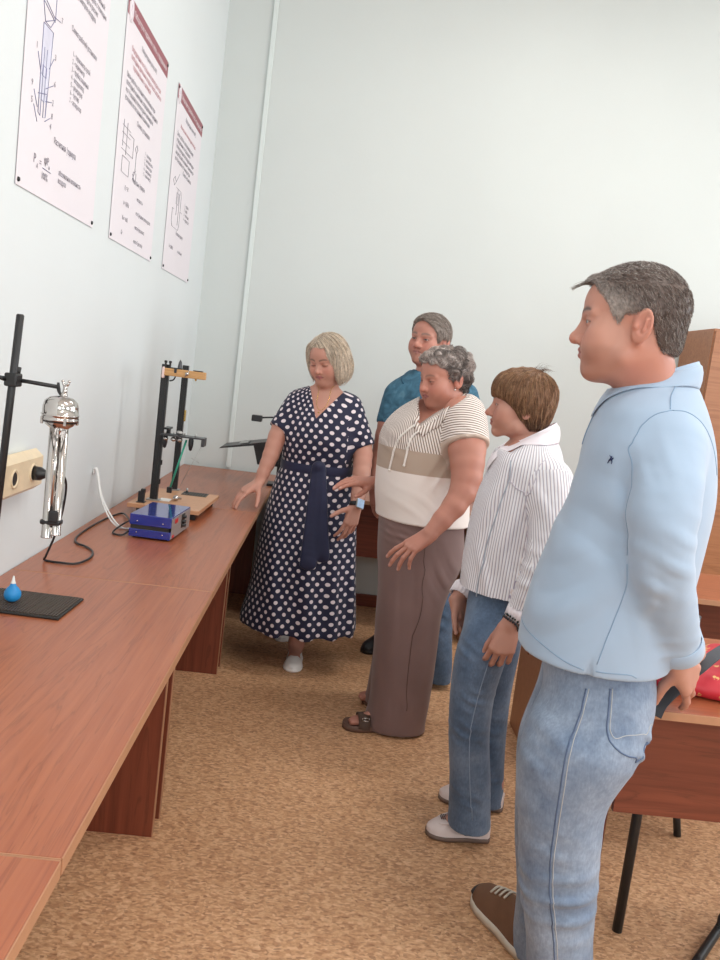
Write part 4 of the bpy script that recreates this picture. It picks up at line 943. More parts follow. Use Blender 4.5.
def shoe(name, parent, heel, toe, width, prof, mat, sole_mat, sole=.018, wid=None, cut=None):
    "upper lofted from heel to toe (prof: [(s, half-width factor, height)]) above a sole of its own"
    heel = np.array(heel, float); toe = np.array(toe, float); heel[2] = toe[2] = 0; d = unit(toe-heel); L = np.linalg.norm(toe-heel); l = np.array([-d[1], d[0], 0])
    outline = [(0, .0), (.015, .5), (.06, .78), (.18, .86), (.4, .84), (.6, .96), (.75, 1.0), (.88, .86), (.96, .55), (.99, .25), (1, 0)]
    ss = np.array([p[0] for p in outline]); ww = np.array([p[1] for p in outline])
    S = np.concatenate([np.linspace(0, .06, 6), np.linspace(.1, .9, 20), np.linspace(.93, 1, 8)])
    W = np.interp(S, ss, ww)*width/2+.0015
    b = MB(); v = []; f = []; n = len(S)
    for s_, w_ in zip(S, W):
        for y, z in ((-w_, .002), (-w_-.002, sole*.6), (-w_, sole), (w_, sole), (w_+.002, sole*.6), (w_, .002)): v.append(heel+d*L*s_+l*y+np.array([0, 0, z]))
    for i in range(n-1):
        for j in range(6): f.append((i*6+j, i*6+(j+1) % 6, (i+1)*6+(j+1) % 6, (i+1)*6+j))
    f.append(tuple(range(6))); f.append(tuple(range((n-1)*6, n*6))); b.add(v, f, True)
    o = MB(); v = []; f = []; m = 14; ps = np.array([p[0] for p in prof]); pw = np.array([p[1] for p in prof]); ph = np.array([p[2] for p in prof])
    for s_, w_ in zip(S, W):
        hh = np.interp(s_, ps, ph); wf = np.interp(s_, ps, pw)
        for j in range(m+1):
            a = math.pi*j/m; cy = math.cos(a); sz = math.sin(a)**.75; v.append(heel+d*L*(.008+s_*.985)+l*(w_*.97*cy*(1-(1-wf)*sz))+np.array([0, 0, sole-.002+hh*sz]))
    for i in range(n-1):
        for j in range(m): f.append((i*(m+1)+j, i*(m+1)+j+1, (i+1)*(m+1)+j+1, (i+1)*(m+1)+j))
    o.add(v, f, True); up = o.build(name, mat, parent); b.build('sole', sole_mat, up); return up, d, l, L, heel
# ------------------------------------------------------------------ people: shared pieces
def pxs(p): return float(-(RW.T @ (np.array(p)-EYE))[2])/F_PX
def rows(rs, y0):
    out = []
    for r in rs:
        c = at(r[0], r[1], y0+(r[4] if len(r) > 4 else 0)); out.append((c[0], c[1], c[2], r[2]*pxs(c), r[3]))
    return out
def P_(pts): return [at(*p) for p in pts]
def denim(name, c1, c2, c3, seam=None):
    m = NT(name); v = m.coord(); a = m.n('TexNoise', {'Vector': v, 'Scale': 7, 'Detail': 4, 'Roughness': .6}).outputs[0]
    b = m.n('TexNoise', {'Vector': m.coord((1, 1, .25)), 'Scale': 260, 'Detail': 2}).outputs[0]; e = m.n('TexNoise', {'Vector': v, 'Scale': 70, 'Detail': 4, 'Roughness': .75}).outputs[0]
    c = m.ramp(a, [(.32, c1), (.5, c2), (.68, c3)]); c = m.mix(.5, c, m.ramp(e, [(.35, (.72, .72, .74, 1)), (.65, (1.15, 1.15, 1.13, 1))]), 'MULTIPLY'); c = m.mix(.4, c, m.ramp(b, [(.3, (.7, .7, .72, 1)), (.7, (1.2, 1.2, 1.2, 1))]), 'MULTIPLY')
    m.set(Base_Color=c, Roughness=.85, Sheen_Weight=.15); m.bump(e, .3, .0015); return m.m
def cloth(name, c, rough=.8, var=.05, scale=220, big=.08, sheen=.2):
    m = NT(name); v = m.coord(); a = m.n('TexNoise', {'Vector': v, 'Scale': scale, 'Detail': 2}).outputs[0]; b = m.n('TexNoise', {'Vector': v, 'Scale': 6, 'Detail': 3}).outputs[0]
    lo = tuple(x*(1-big) for x in c[:3])+(1,); hi = tuple(min(1, x*(1+big)) for x in c[:3])+(1,)
    m.set(Base_Color=m.ramp(b, [(.3, lo), (.7, hi)]), Roughness=rough, Sheen_Weight=sheen); m.bump(a, .15, .001); return m.m
def seed_on(HF, n, cond, jitter=.0):
    V, F = HF.mesh(); i = RNG.choice(len(V), n*4); P = V[i]+RNG.normal(0, .002, (n*4, 3)); P = P[cond(P)][:n]; return P
def hair_shell(parent, HF, colfn):
    V, F = HF.mesh(); o = link('hair', V, F, M['hair'], parent); attr(o, 'col', colfn(V)); return o
def hair_strands(parent, hair, paths, rad, cols):
    V, F, C = strand_mesh(paths, rad, cols); o = link('hair_strands', V, F, M['hair'], hair); attr(o, 'col', C); return o
def hairfield(H, r=.17, h=.0035):
    return Field(H.o-np.array([r, r, r]), H.o+np.array([r, r, r]), h)
def zcut(HF, H, xs, zs, k=.006, slope=.75, yfun=None):
    zs = [z*H.zs if z < 0 else z for z in zs]
    "cut away everything below the hairline z = f(x) in head coordinates"
    def fn(X, Y, Z):
        x, y, z = X-H.o[0], Y-H.o[1], Z-H.o[2]; q = [(H.R[i][0]*x+H.R[i][1]*y+H.R[i][2]*z)/H.k for i in range(3)]
        zl = np.interp(q[0], xs, zs)
        if yfun is not None: zl = zl+yfun(q[0], q[1])
        return (zl-q[2])*slope*H.k
    HF.op((slice(None),)*3, fn, k, 'and')
def tint(n, base, var, streak=None, ps=.2):
    C = np.array(base[:3])[None]*RNG.uniform(1-var, 1+var, (n, 1))
    if streak is not None: m = RNG.random(n) < ps; C[m] = np.array(streak[:3])*RNG.uniform(.8, 1.2, (m.sum(), 1))
    return C
def band(name, parent, mat, c, ax, r, half, th=.003, n=36, ry=None, ref=None):
    "flat strap loop (watch strap, belt)"
    ax = unit(ax); u = unit(np.cross(ax, ref if ref is not None else (.2, .9, .3))); w = np.cross(ax, u); v = []; f = []; ry = ry or r
    for i in range(n):
        a = 2*math.pi*i/n; e = u*math.cos(a); g = w*math.sin(a)
        for q, z in ((0, -half), (th, -half*.9), (th, half*.9), (0, half)): v.append(np.array(c)+e*(r+q)+g*(ry+q)+ax*z)
    for i in range(n):
        for j in range(4): f.append((i*4+j, ((i+1) % n)*4+j, ((i+1) % n)*4+(j+1) % 4, i*4+(j+1) % 4))
    mb = MB(); mb.add(v, f, True); return mb.build(name, mat, parent)
# ================================================================== man in the light blue polo shirt
def man_blue():
    y0 = 1.80; root = thing('person', 'man with short grey hair in a light blue long-sleeved shirt, hands behind his back', 'person', (.62, 1.8, 0))
    root['label'] = 'man with short grey hair, light blue long-sleeved polo and jeans, hands behind his back'
    F = np.array([-.95, .31, 0]); skin = srgb(214, 160, 140)
    H = Frame(at(630, 324, 1.74), F, pitch=4, k=1.04)
    tor = rows([(664, 372, 22, .07), (661, 382, 34, .10), (656, 396, 45, .14), (653, 412, 53, .18), (651, 430, 59, .195), (648, 452, 64, .205), (643, 490, 68, .20), (630, 530, 72, .20), (616, 570, 75, .205), (603, 610, 76, .21), (595, 640, 75, .212), (593, 648, 74, .210)], y0)
    body_t = rows([(657, 388, 26, .07), (651, 425, 46, .15), (643, 490, 56, .17), (616, 570, 60, .17), (602, 615, 50, .14), (597, 640, 30, .07), (594, 680, 26, .06)], y0)
    # near (left) arm and far (right) arm
    na = P_([(670, 450, 1.65), (666, 500, 1.585), (662, 558, 1.575), (671, 612, 1.62), (680, 652, 1.67)]); nr = [.068, .064, .058, .050, .042]
    fa = P_([(672, 445, 1.95), (683, 495, 2.01), (674, 560, 2.0), (678, 620, 1.92), (688, 650, 1.83)]); fr_ = [.066, .058, .050, .044, .038]
    nl = rows([(598, 622, 52, .15, .09), (598, 655, 55, .15, .08), (598, 695, 55, .135, .04), (582, 740, 58, .125), (563, 790, 46, .105), (560, 830, 41, .095), (558, 880, 39, .09), (559, 930, 33.5, .085), (560, 975, 33, .08), (561, 1075, 33, .08)], 1.70)
    fl = rows([(595, 640, 46, .11, -.06), (588, 690, 50, .11), (565, 740, 46, .105), (556, 790, 40, .095), (549, 840, 34, .085), (546, 890, 29, .08), (541, 925, 27, .075), (538, 950, 27, .075)], 1.98)
    # shoes
    ht, tt_ = atz(533, 962, 0), atz(478, 897, 0)
    B = Field((.15, 1.35, -.01), (1.05, 2.3, 1.80), .0065, [(H.o-[.14, .14, .17], H.o+[.14, .14, .14], .0026), (at(690, 690, 1.7)-[.12, .12, .1], at(690, 690, 1.7)+[.12, .14, .1], .0036)])
    B.loft(body_t, .03, yaw=-.33); neckcut(B, at(648, 396, y0), F, .46, .10, .10, .05, .5, .02)
    add_head(B, H, at(652, 418, y0), dict(fat=.008, slit=.0026, nose=1.06, neckr=.060, neckr2=.066, earflare=20, chin=-.006, brow=1.15))
    B.cap(at(655, 392, y0+.0), at(650, 425, y0), .058, .09, .03)
    B.chain(na[:-1]+[na[-1]], [.055, .048, .042, .034, .028], .02); B.chain(fa, [.055, .048, .042, .034, .028], .02)
    rec = []
    w1 = at(679, 662, 1.68); w2 = at(695, 650, 1.84)
    add_hand(B, w1, at(697, 690, 1.75)-w1, np.array([.35, -.9, .2]), 1, ((.15, .25, .2), (.2, .3, .25), (.45, .5, .4), (.65, .7, .5)), 1.0, splay=(.16, .04, -.08, -.16), thumb=(.6, .6, -.5), rec=rec)
    add_hand(B, w2, at(668, 662, 1.80)-w2, np.array([.2, .9, -.2]), -1, ((.6, .7, .5),)*4, .97, thumb=(.7, .5, -.3), rec=rec)
    for r_ in (nl, fl): legs_in(B, r_, (r_[-1][0], r_[-1][1], .10))
    d = unit(tt_-ht); B.cap((fl[-1][0], fl[-1][1], .10), ht+d*.06+[0, 0, .065], .036, .028, .02); B.cap(ht+d*.06+[0, 0, .060], ht+d*.17+[0, 0, .055], .026, .020, .02)
    h2 = np.array([nl[-1][0]+.05, nl[-1][1]-.02, 0]); t2 = h2+unit((-.97, .2, 0))*.285; d2 = unit(t2-h2)
    B.cap((nl[-1][0], nl[-1][1], .09), h2+d2*.06+[0, 0, .06], .04, .036, .02); B.cap(h2+d2*.06+[0, 0, .055], h2+d2*.2+[0, 0, .045], .033, .026, .02)
    o = dict(slit=.0026, stubble=.42, brows=.65, browc=(.07, .045, .035), browt=.0048, lip=(.48, .21, .19))
    def neck_red(V, C):
        q = H.loc(V); m = (sstep(.02, -.02, q[:, 0])*sstep(-.02, -.06, q[:, 2])*sstep(-.2, -.15, q[:, 2]))[:, None]*.35; return C*(1-m)+C*(1.05, .72, .66)*m
    finish_body(B, root, H, skin, o, rec, neck_red); add_eyes(root, H, M['iris_grey'])
    # hair
    HF = hairfield(H); HF.ell(H.w((-.012, 0, .032)), np.array((.1005, .0805, .0870))*H.k, H.R, .01); HF.ell(H.w((-.045, 0, -.030)), np.array((.058, .0585, .060))*H.k, H.R, .02); HF.ell(H.w((.030, 0, .045)), np.array((.0635, .066, .052))*H.k, H.R, .02)
    zcut(HF, H, [-.2, -.11, -.085, -.062, -.052, -.042, -.032, .012, .022, .032, .048, .073, .12], [-.066, -.066, -.068, -.062, -.042, -.005, .016, .012, -.012, .014, .054, .080, .090], yfun=lambda x, y: np.where(x > .03, -.22*np.abs(y), 0))
    HF.ball(H.w((.074, .004, .082)), .009*H.k, .014*H.k)
    HF.cap(H.w((.076, .004, .083)), H.w((.088, .008, .079)), .005*H.k, .002*H.k, .01*H.k)
    def hc(P):
        q = H.loc(P); g = np.clip(sstep(-.03, .05, q[:, 0])*sstep(.075, .02, q[:, 2])+.35*sstep(.02, .08, q[:, 0]), 0, 1)
        dark = np.array(srgb(92, 78, 72)[:3]); lt = np.array(srgb(176, 166, 160)[:3]); n = RNG.uniform(.65, 1.35, (len(P), 1)); return (dark*(1-g[:, None])+lt*g[:, None])*n
    hs = hair_shell(root, HF, hc)
    S = seed_on(HF, 9000, lambda P: HF.samp(P) > -.004)
    fl_ = lambda P, t: H.R[0]*0.35+(-H.R[2])*.55+(P-H.o)*2.0+RNG.normal(0, .25, P.shape)
    top = lambda P, t: np.where((H.loc(P)[:, 2] > .07)[:, None], H.R[0]*1.0+H.R[2]*.25, -H.R[2]*.8-H.R[0]*.35)+RNG.normal(0, .3, P.shape)
    pth = grow(HF, S, top, 3, .0035, .0012, rise=.0012); C = hc(S)*1.15; g_ = RNG.random(len(S)) < .3; C[g_] = np.array(srgb(176, 168, 162)[:3])*.9
    hair_strands(root, hs, pth, np.full(len(S), .0005), C)
    S2 = H.w(np.stack([np.full(26, .080), np.linspace(-.02, .03, 26), np.full(26, .078)], 1)); ps = [S2]
    for i in range(7): ps.append(ps[-1]+(H.R[0]*.0052+H.R[2]*(-.0003-.0005*i)+RNG.normal(0, .0008, S2.shape))*H.k)
    hair_strands(root, hs, np.stack(ps, 1), np.full(26, .0007), tint(26, srgb(120, 112, 106), .2))
    # shirt
    S = Field((.2, 1.38, .70), (1.02, 2.2, 1.62), .005)
    S.loft(tor, .02, yaw=-.33); S.sleeve(na, nr, 0, .022); S.sleeve(fa, fr_, 0, .022)
    S.folds(at(600, 520, 1.68), (.16, .2, .14), (.6, 0, .8), .11, .010, 1, .5); S.folds(at(570, 600, 1.65), (.14, .2, .12), (.5, 0, -.85), .12, .009, 2); S.folds(at(640, 600, 1.6), (.07, .1, .14), (.8, 0, .3), .07, .008, 3)
    S.folds(na[2], (.09, .09, .10), (.25, 0, 1), .055, .008, 1.5, .3); S.folds(na[1], (.07, .07, .09), (.5, 0, 1), .07, .006, .4); S.folds((na[3]+na[4])/2, (.06, .06, .07), (-.2, 0, 1), .038, .006, 0, .2); S.folds(at(640, 470, 1.62), (.07, .1, .1), (1, 0, .2), .05, .004, 2)
    neckcut(S, at(650, 390, y0), F, .46, .086, .078, .05)
    # side slit at the hem
    P = np.array(P_([(591, 664, 1.6), (590, 690, 1.6)]))
    for _ in range(6): v, G = S.samp(P, True); G[:, 2] = 0; P = P-G*np.clip(v, -.03, .03)[:, None]
    S.cap(P[0]+[0, 0, .012], P[0]+[-.003, 0, -.04], .002, .013, .003, 'sub')
    M['polo'] = cloth('light_blue_pique', srgb(158, 178, 200), .85, .04, 420, .04, .3)
    part(S, 'shirt', M['polo'], root)
    sh = root.children[-1]
    collar('collar', sh, M['polo'], at(650, 388, y0)-[0, 0, .004], F, .084, .076, .034, .044, .032, .26, .082, .030, fld=S)
    sm = plain('shirt_seam', srgb(132, 156, 182), .9)
    def trace(pts, r=.0011, fld=S, lift=.0002, d=(0, -1, 0)):
        "seam pressed onto the cloth"
        P = spline(np.array(pts, float), 8)
        for _ in range(5):
            v, G = fld.samp(P, True); P = P-G*(v-lift)[:, None]
        return P, r
    def seam(name, pts, fld=S, mat=sm, r=.0011, parent=sh):
        P, r = trace(pts, r, fld); v, f = sweep(P, [r]*len(P), 6); return MB().add(v, f, True).build(name, mat, parent)
    seam('side_seam', P_([(633, 565, 1.60), (622, 600, 1.60), (608, 635, 1.60), (597, 664, 1.60)])); seam('armhole_seam', P_([(667, 415, 1.65), (647, 418, 1.62), (623, 437, 1.60), (618, 456, 1.6), (621, 485, 1.6), (628, 520, 1.6), (634, 556, 1.6)])); seam('armhole_seam', P_([(667, 415, 1.65), (680, 419, 1.66), (696, 441, 1.68), (703, 475, 1.7)]))
    seam('shoulder_seam', P_([(671, 392, 1.70), (668, 402, 1.67), (666, 414, 1.65)])); seam('hem_stitch', P_([(524, 618, 1.8), (540, 642, 1.68), (562, 661, 1.62), (584, 671, 1.6)])); seam('hem_stitch', P_([(596, 671, 1.6), (625, 673, 1.6), (652, 668, 1.65)]))
    pl = [at(613, 403, 1.80), at(600, 424, 1.80), at(590, 446, 1.80)]; seam('placket', pl, r=.0022, mat=plain('placket_cloth', srgb(118, 142, 170), .9))
    lg = at(592.5, 459, 1.62); v, G = S.samp(np.array([lg, lg+.01]), True); lg = lg-G[0]*v[0]
    for _ in range(4): v, G = S.samp(np.array([lg, lg]), True); lg = lg-G[0]*(v[0]-.001)
    ex = unit(np.cross((0, 0, 1), G[0])); ez = np.cross(G[0], ex)
    L2 = lambda a, b: lg+ex*a*.001+ez*b*.001
    mb = MB()
    for pts, r in (([(-3, 0), (0, 2.5), (3.5, 3)], [.0016, .0022, .0016]), ([(-3, 0), (-4.5, -4), (-6, -6)], [.0012, .001, .0007]), ([(2.5, 2), (4.5, -2), (3.5, -6)], [.0013, .0009, .0007]), ([(-1, 2), (1.5, 7), (3, 8.5)], [.0015, .0014, .0012]), ([(3.5, 3), (6.5, 6.5)], [.0013, .0012]), ([(1.5, 6.5), (-3, 10)], [.0009, .0006])): mb.tube([L2(*p) for p in pts], r, 6)
    mb.build('chest_emblem', plain('navy_thread', srgb(28, 40, 84), .7), sh)
    mb = MB(); c_ = na[-1]-unit(na[-1]-na[-2])*.028
    band('cuff', sh, M['polo'], na[-1]-unit(na[-1]-na[-2])*.02, na[-1]-na[-2], .0475, .019, .002)
    # jeans
    J = Field((.2, 1.4, .0), (.95, 2.2, .98), .0055)
    J.loft(nl, .03, yaw=-.3); J.loft(fl, .02, yaw=-.3); J.folds(at(556, 905, 1.62), (.12, .2, .09), (-.12, 0, 1), .05, .009, 1, .4); J.folds(at(560, 850, 1.62), (.10, .2, .05), (.3, 0, 1), .06, .003, 0)
    J.folds(at(640, 745, 1.65), (.09, .14, .05), (.5, 0, 1), .045, .008, 0); J.folds(at(545, 740, 1.65), (.09, .14, .10), (.4, 0, 1), .09, .008, 2); J.folds(at(540, 900, 1.9), (.08, .1, .12), (.1, 0, 1), .045, .006, 2)
    M['jean_l'] = denim('washed_light_denim', srgb(104, 122, 148), srgb(128, 144, 166), srgb(150, 164, 184))
    part(J, 'jeans', M['jean_l'], root); jn = root.children[-1]
    st = plain('denim_seam_thread', srgb(176, 178, 180), .9); dk = plain('denim_seam', srgb(86, 102, 130), .9)
    seam('outseam', P_([(588, 690, 1.6), (576, 730, 1.6), (567, 775, 1.6), (558, 830, 1.6), (552, 880, 1.6), (555, 930, 1.6), (557, 960, 1.6), (558, 1010, 1.6)]), J, st, .0010, jn); seam('outseam_edge', P_([(584, 690, 1.6), (572, 730, 1.6), (563, 775, 1.6), (554, 830, 1.6), (548, 880, 1.6), (551, 930, 1.6), (553, 960, 1.6), (554, 1010, 1.6)]), J, dk, .0016, jn)
    seam('pocket_stitch', P_([(616, 690, 1.6), (612, 715, 1.6), (607, 736, 1.62), (620, 735, 1.62), (636, 729, 1.64), (646, 722, 1.66)]), J, st, .001, jn); seam('pocket_edge', P_([(613, 690, 1.6), (609, 715, 1.6), (604, 738, 1.62), (614, 750, 1.62), (630, 745, 1.64), (642, 735, 1.66)]), J, dk, .0018, jn)
    # shoes
    br = plain('brown_nubuck', srgb(118, 84, 62), .8, bump=.2); so = plain('cream_rubber_sole', srgb(216, 206, 190), .55)
    for h, t_ in ((ht, tt_), (h2, t2)):
        prof = [(0, .8, .075), (.2, .62, .085), (.42, .5, .085), (.6, .62, .068), (.75, .8, .05), (.9, .95, .038), (1, 1, .018)]
        up, d_, l_, L_, hh = shoe('shoe', root, h, t_, .105, prof, br, so, .026)
        dark = MB(); v = []
        for i in range(13):
            a = -1.25+2.5*i/12; v.append(hh+d_*L_*(.90+.065*math.cos(a)-.02)+l_*.040*math.sin(a)+np.array([0, 0, .030+.012*math.cos(a)]))
        dark.tube(v, [.004]+[.0085]*11+[.004], 8); dark.build('toe_bumper', M['rubber'], up)
        for i in range(4):
            s_ = .46+.075*i; z_ = np.interp(s_, [p[0] for p in prof], [p[2] for p in prof])+.024
            MB().tube([hh+d_*L_*s_+l_*.024+np.array([0, 0, z_-.008]), hh+d_*L_*(s_+.012)+np.array([0, 0, z_+.003]), hh+d_*L_*(s_+.02)-l_*.024+np.array([0, 0, z_-.008])], .0032, 8, sub=4).build('lace', so, up)
man_blue()
# ================================================================== woman in the polka dot dress
def woman_dots():
    y0 = 3.95; root = thing('person', 'woman with blonde bob in a navy polka dot dress reaching towards the table', 'person', (-.1, 3.95, 0))
    skin = srgb(224, 168, 148); F = np.array([-.50, -.86, 0]); H = Frame(at(327.5, 360, 3.90), F, pitch=20, tilt=-4, k=.95)
    tor = rows([(326, 388, 18, .05, 0), (325, 398, 32, .085), (322, 415, 37, .125), (320, 437, 37.5, .155), (318, 455, 36, .145), (317, 466, 35, .135), (315, 480, 39, .15), (312, 508, 45, .17), (307, 550, 50, .20), (303, 587, 54, .23), (299, 612, 58, .255), (298, 622, 58.5, .26)], y0)
    bt = [(c[0], c[1], c[2], c[3]-.014, c[4]-.014) for c in tor[:8]]
    ra = P_([(299, 402, 3.95), (281, 428, 3.90), (271, 455, 3.86), (259.5, 482, 3.82)]); rr = [.044, .042, .037, .025]
    la = P_([(350, 406, 3.95), (362, 445, 3.92), (361.5, 474, 3.84), (356, 506, 3.76)]); lr = [.044, .046, .040, .027]
    B = Field((-.55, 3.5, -.005), (.25, 4.35, 1.66), .0065, [(H.o-[.13, .13, .16], H.o+[.13, .13, .13], .0032), (at(250, 492, 3.85)-[.11, .16, .09], at(250, 492, 3.85)+[.10, .16, .09], .0036), (at(347, 520, 3.72)-[.09, .12, .11], at(347, 520, 3.72)+[.09, .12, .11], .0036)])
    B.loft(bt, .03); add_head(B, H, at(325, 393, y0-.01), dict(fat=.007, slit=-1, noear=True, neckr=.050, neckr2=.056, nose=.95))
    B.chain(ra, rr, .03); B.chain(la, lr, .03); rec = []
    w = ra[-1]; tip = atz(238, 500, .785); add_hand(B, w, tip-w+[0, 0, .02], (-.35, -.25, .9), -1, ((.15, .25, .2), (.2, .3, .2), (.25, .3, .2), (.3, .3, .2)), .98, splay=(.12, .03, -.05, -.12), thumb=(.62, .55, -.6), tcurl=.15, rec=rec)
    w = la[-1]; add_hand(B, w, at(345, 540, 3.74)-w, (.55, -.85, .1), 1, ((.25, .35, .3), (.2, .35, .3), (.25, .4, .3), (.3, .45, .3)), .98, thumb=(.45, .85, -.1), tcurl=.2, rec=rec)
    ft, fh = atz(292, 672, 0), atz(290, 640, 0); ft2, fh2 = atz(277, 640, 0)+[0, .0, 0], atz(287, 622, 0)
    ft = atz(291.5, 673, 0); fh = ft+unit((.02, 1, 0))*.235; ft2 = atz(279, 642, 0); fh2 = ft2+unit((.35, 1, 0))*.235
    for h, t_, hip in ((fh, ft, (305, 520)), (fh2, ft2, (290, 520))):
        d = unit(t_-h); hp = at(hip[0], hip[1], y0); an = h+d*.045+np.array([0, 0, .09])
        B.chain([hp, (hp+an)/2+[0, 0, .04], an], [.085, .058, .035], .03); B.cap(an, h+d*.04+[0, 0, .045], .034, .032, .02); B.cap(an-[0, 0, .02], h+d*.14+[0, 0, .032], .030, .026, .02); B.cap(h+d*.14+[0, 0, .032], h+d*.19+[0, 0, .026], .026, .018, .02)
    finish_body(B, root, H, skin, dict(slit=-1, browc=(.10, .06, .04), brows=.85, browt=.004, lip=(.50, .17, .18), lash=(.05, .03, .03)), rec)
    # dress
    S = Field((-.45, 3.6, .10), (.25, 4.3, 1.42), .006)
    S.loft(tor, .02); S.sleeve(ra[:2], [.054, .056], .012, .045); S.sleeve(la[:2], [.055, .060], .012, .045)
    S.folds(at(300, 600, y0-.1), (.45, .5, .30), (1, .45, .03), .125, .022, .8, .22); S.folds(at(305, 560, y0-.1), (.45, .5, .40), (1, -.3, .0), .21, .012, 2., .2)
    S.folds(at(300, 500, 3.8), (.2, .2, .1), (1, 0, .15), .06, .004, 1, .2); S.folds(at(318, 448, 3.8), (.16, .2, .05), (.25, 0, 1), .04, .004, 1, .4); S.folds(at(300, 430, 3.85), (.06, .2, .09), (1, 0, .6), .05, .004, 0)
    S.folds(at(360, 440, 3.9), (.06, .1, .06), (.4, 0, 1), .05, .004, 0); S.folds(at(340, 430, 3.85), (.06, .1, .09), (1, 0, -.5), .05, .004, 1)
    vp = [at(308, 378, 3.85), at(316, 418.5, 3.85), at(348, 388, 3.85), at(335, 370, 3.85)]
    def vcut(X, Y, Z):
        d = None; c = sum(vp)/4
        for a, b in zip(vp, vp[1:]+vp[:1]):
            n = np.array([b[2]-a[2], -(b[0]-a[0])]); n /= np.linalg.norm(n)
            if (c[0]-a[0])*n[0]+(c[2]-a[2])*n[1] > 0: n = -n
            e = (X-a[0])*n[0]+(Z-a[2])*n[1]+0*Y; d = e if d is None else np.maximum(d, e)
        return np.maximum(d, Y-3.98)
    S.op(S.sl(at(322, 395, 3.9), .2), vcut, .006, 'sub'); neckcut(S, at(326, 396, 3.95), F, .3, .070, .078, .05)
    def R_(z): return np.interp(z, [.2, .6, .95, 1.0, 1.1, 1.35], [.27, .235, .165, .16, .17, .17])
    cA = (-.10, 3.95, 0)
    def puv(V): return limb_uv(V, (cA, (-.05, -1, 0)), [(ra[0], ra[1], .060, (0, -1, .3)), (la[0], la[1], .060, (0, -1, .3))], R_)
    m = NT('navy_polka_dot_fabric'); a = m.n('Attribute', attribute_name='puv').outputs['Vector']; sp = m.n('SeparateXYZ', {0: a}); u = m.math('DIVIDE', sp.outputs[0], .047); v = m.math('DIVIDE', sp.outputs[1], .0255)
    row = m.math('FLOOR', v); u = m.math('ADD', u, m.math('MULTIPLY', m.math('MODULO', row, 2.), .5)); u = m.math('ADD', u, 40.); fu = m.math('MULTIPLY', m.math('SUBTRACT', m.math('FRACT', u), .5), .047); fv = m.math('MULTIPLY', m.math('SUBTRACT', m.math('FRACT', v), .5), .0275)
    dd = m.math('SQRT', m.math('ADD', m.math('MULTIPLY', fu, fu), m.math('MULTIPLY', fv, fv))); k = m.ramp(m.math('DIVIDE', dd, .02), [(.43, (1, 1, 1, 1)), (.50, (0, 0, 0, 1))])
    m.set(Base_Color=m.mix(k, srgb(24, 26, 56), srgb(226, 214, 218)), Roughness=.75, Sheen_Weight=.1); M['dots'] = m.m
    part(S, 'dress', M['dots'], root, puv); dr = root.children[-1]
    nav = cloth('navy_sash', srgb(24, 28, 62), .7)
    bl = tor[5]; P = []
    for i in range(64):
        a = 2*math.pi*i/64; P.append([bl[0]+math.cos(a)*(bl[3]+.03), bl[1]+math.sin(a)*(bl[4]+.03), bl[2]+.006*math.sin(a)])
    P = np.array(P)
    for _ in range(12): v_, G = S.samp(P, True); G[:, 2] = 0; P = P-G*np.clip(v_-.004, -.02, .02)[:, None]
    v = []; f = []
    for p in P: 
        for dz, q in ((-.022, 0), (-.012, 1), (.012, 1), (.022, 0)):
            r_ = unit((p-np.array([bl[0], bl[1], p[2]]))*[1, 1, 0]); v.append(p+r_*q*.003+[0, 0, dz])
    for i in range(64):
        for j in range(3): f.append((i*4+j, ((i+1) % 64)*4+j, ((i+1) % 64)*4+j+1, i*4+j+1))
    MB().add(v, f, True).build('belt', nav, dr)
    T = Field((-.3, 3.55, .45), (.1, 3.95, 1.05), .005)
    k1 = at(319, 470, 3.79)
    def onD(px, py, off):
        p = np.array([at(px, py, 3.75)]*2)
        for _ in range(8):
            v_, G = S.samp(p, True); p = p+np.array([0, 1, 0])*np.clip(v_, -.05, .05)[:, None]
        return p[0]-[0, off, 0]
    q = [onD(318, 468, .008), onD(319, 500, .008), onD(313, 560, .010), onD(309, 566, .010)]
    T.ball(q[0], .022, .01)
    for a_, b_, wa, wb in ((onD(316, 470, .008), onD(308, 566, .012), .022, .040), (onD(321, 470, .008), onD(322, 560, .012), .022, .036)):
        for t in np.linspace(0, 1, 16):
            c = onD(*(np.array((316, 470))*(1-t)+np.array((308, 563))*t), .008) if wa == .022 and wb == .040 else onD(*(np.array((321, 470))*(1-t)+np.array((322, 556))*t), .012)
            T.ell(c, (wa*(1-t)+wb*t, .010, .030), None, .012)
    T.folds(q[1], (.06, .1, .3), (1, 0, .05), .03, .003, 0, .1)
    part(T, 'sash', nav, dr)
    # necklace
    ch = [at(313.5, 388, 3.86), at(315, 398, 3.83), at(318.5, 405.5, 3.81), at(324, 404.5, 3.81), at(333, 397, 3.83), at(339, 389, 3.87)]; Pn = spline(np.array(ch), 8)
    for _ in range(8):
        v_, G = B.samp(Pn, True); Pn = Pn-G*np.clip(v_-.001, -.03, .03)[:, None]
    for _ in range(6): Pn[1:-1] = (Pn[:-2]+2*Pn[1:-1]+Pn[2:])/4
    vv, ff = sweep(Pn, [.0012]*len(Pn), 6); nk = MB().add(vv, ff, True); p = Pn[20]
    nk.ball(Pn[18]-[.004, .003, .012], .0045, 6).ball(Pn[22]-[-.004, .003, .013], .0045, 6); nk.build('necklace', M['brass'], root)
    # watch
    w = la[-1]; ax = unit(la[-1]-la[-2]); band('watch_strap', root, M['blackp'], w-ax*.003, ax, .0295, .011, .003)
    wc = w-ax*.003; n_ = unit(at(0, 0, 1)*0+np.array([.45, -.88, .15])); n_ = unit(n_-ax*np.dot(n_, ax)); sx = np.cross(n_, ax)
    m4 = Matrix(((sx[0], ax[0], n_[0], wc[0]), (sx[1], ax[1], n_[1], wc[1]), (sx[2], ax[2], n_[2], wc[2]), (0, 0, 0, 1)))
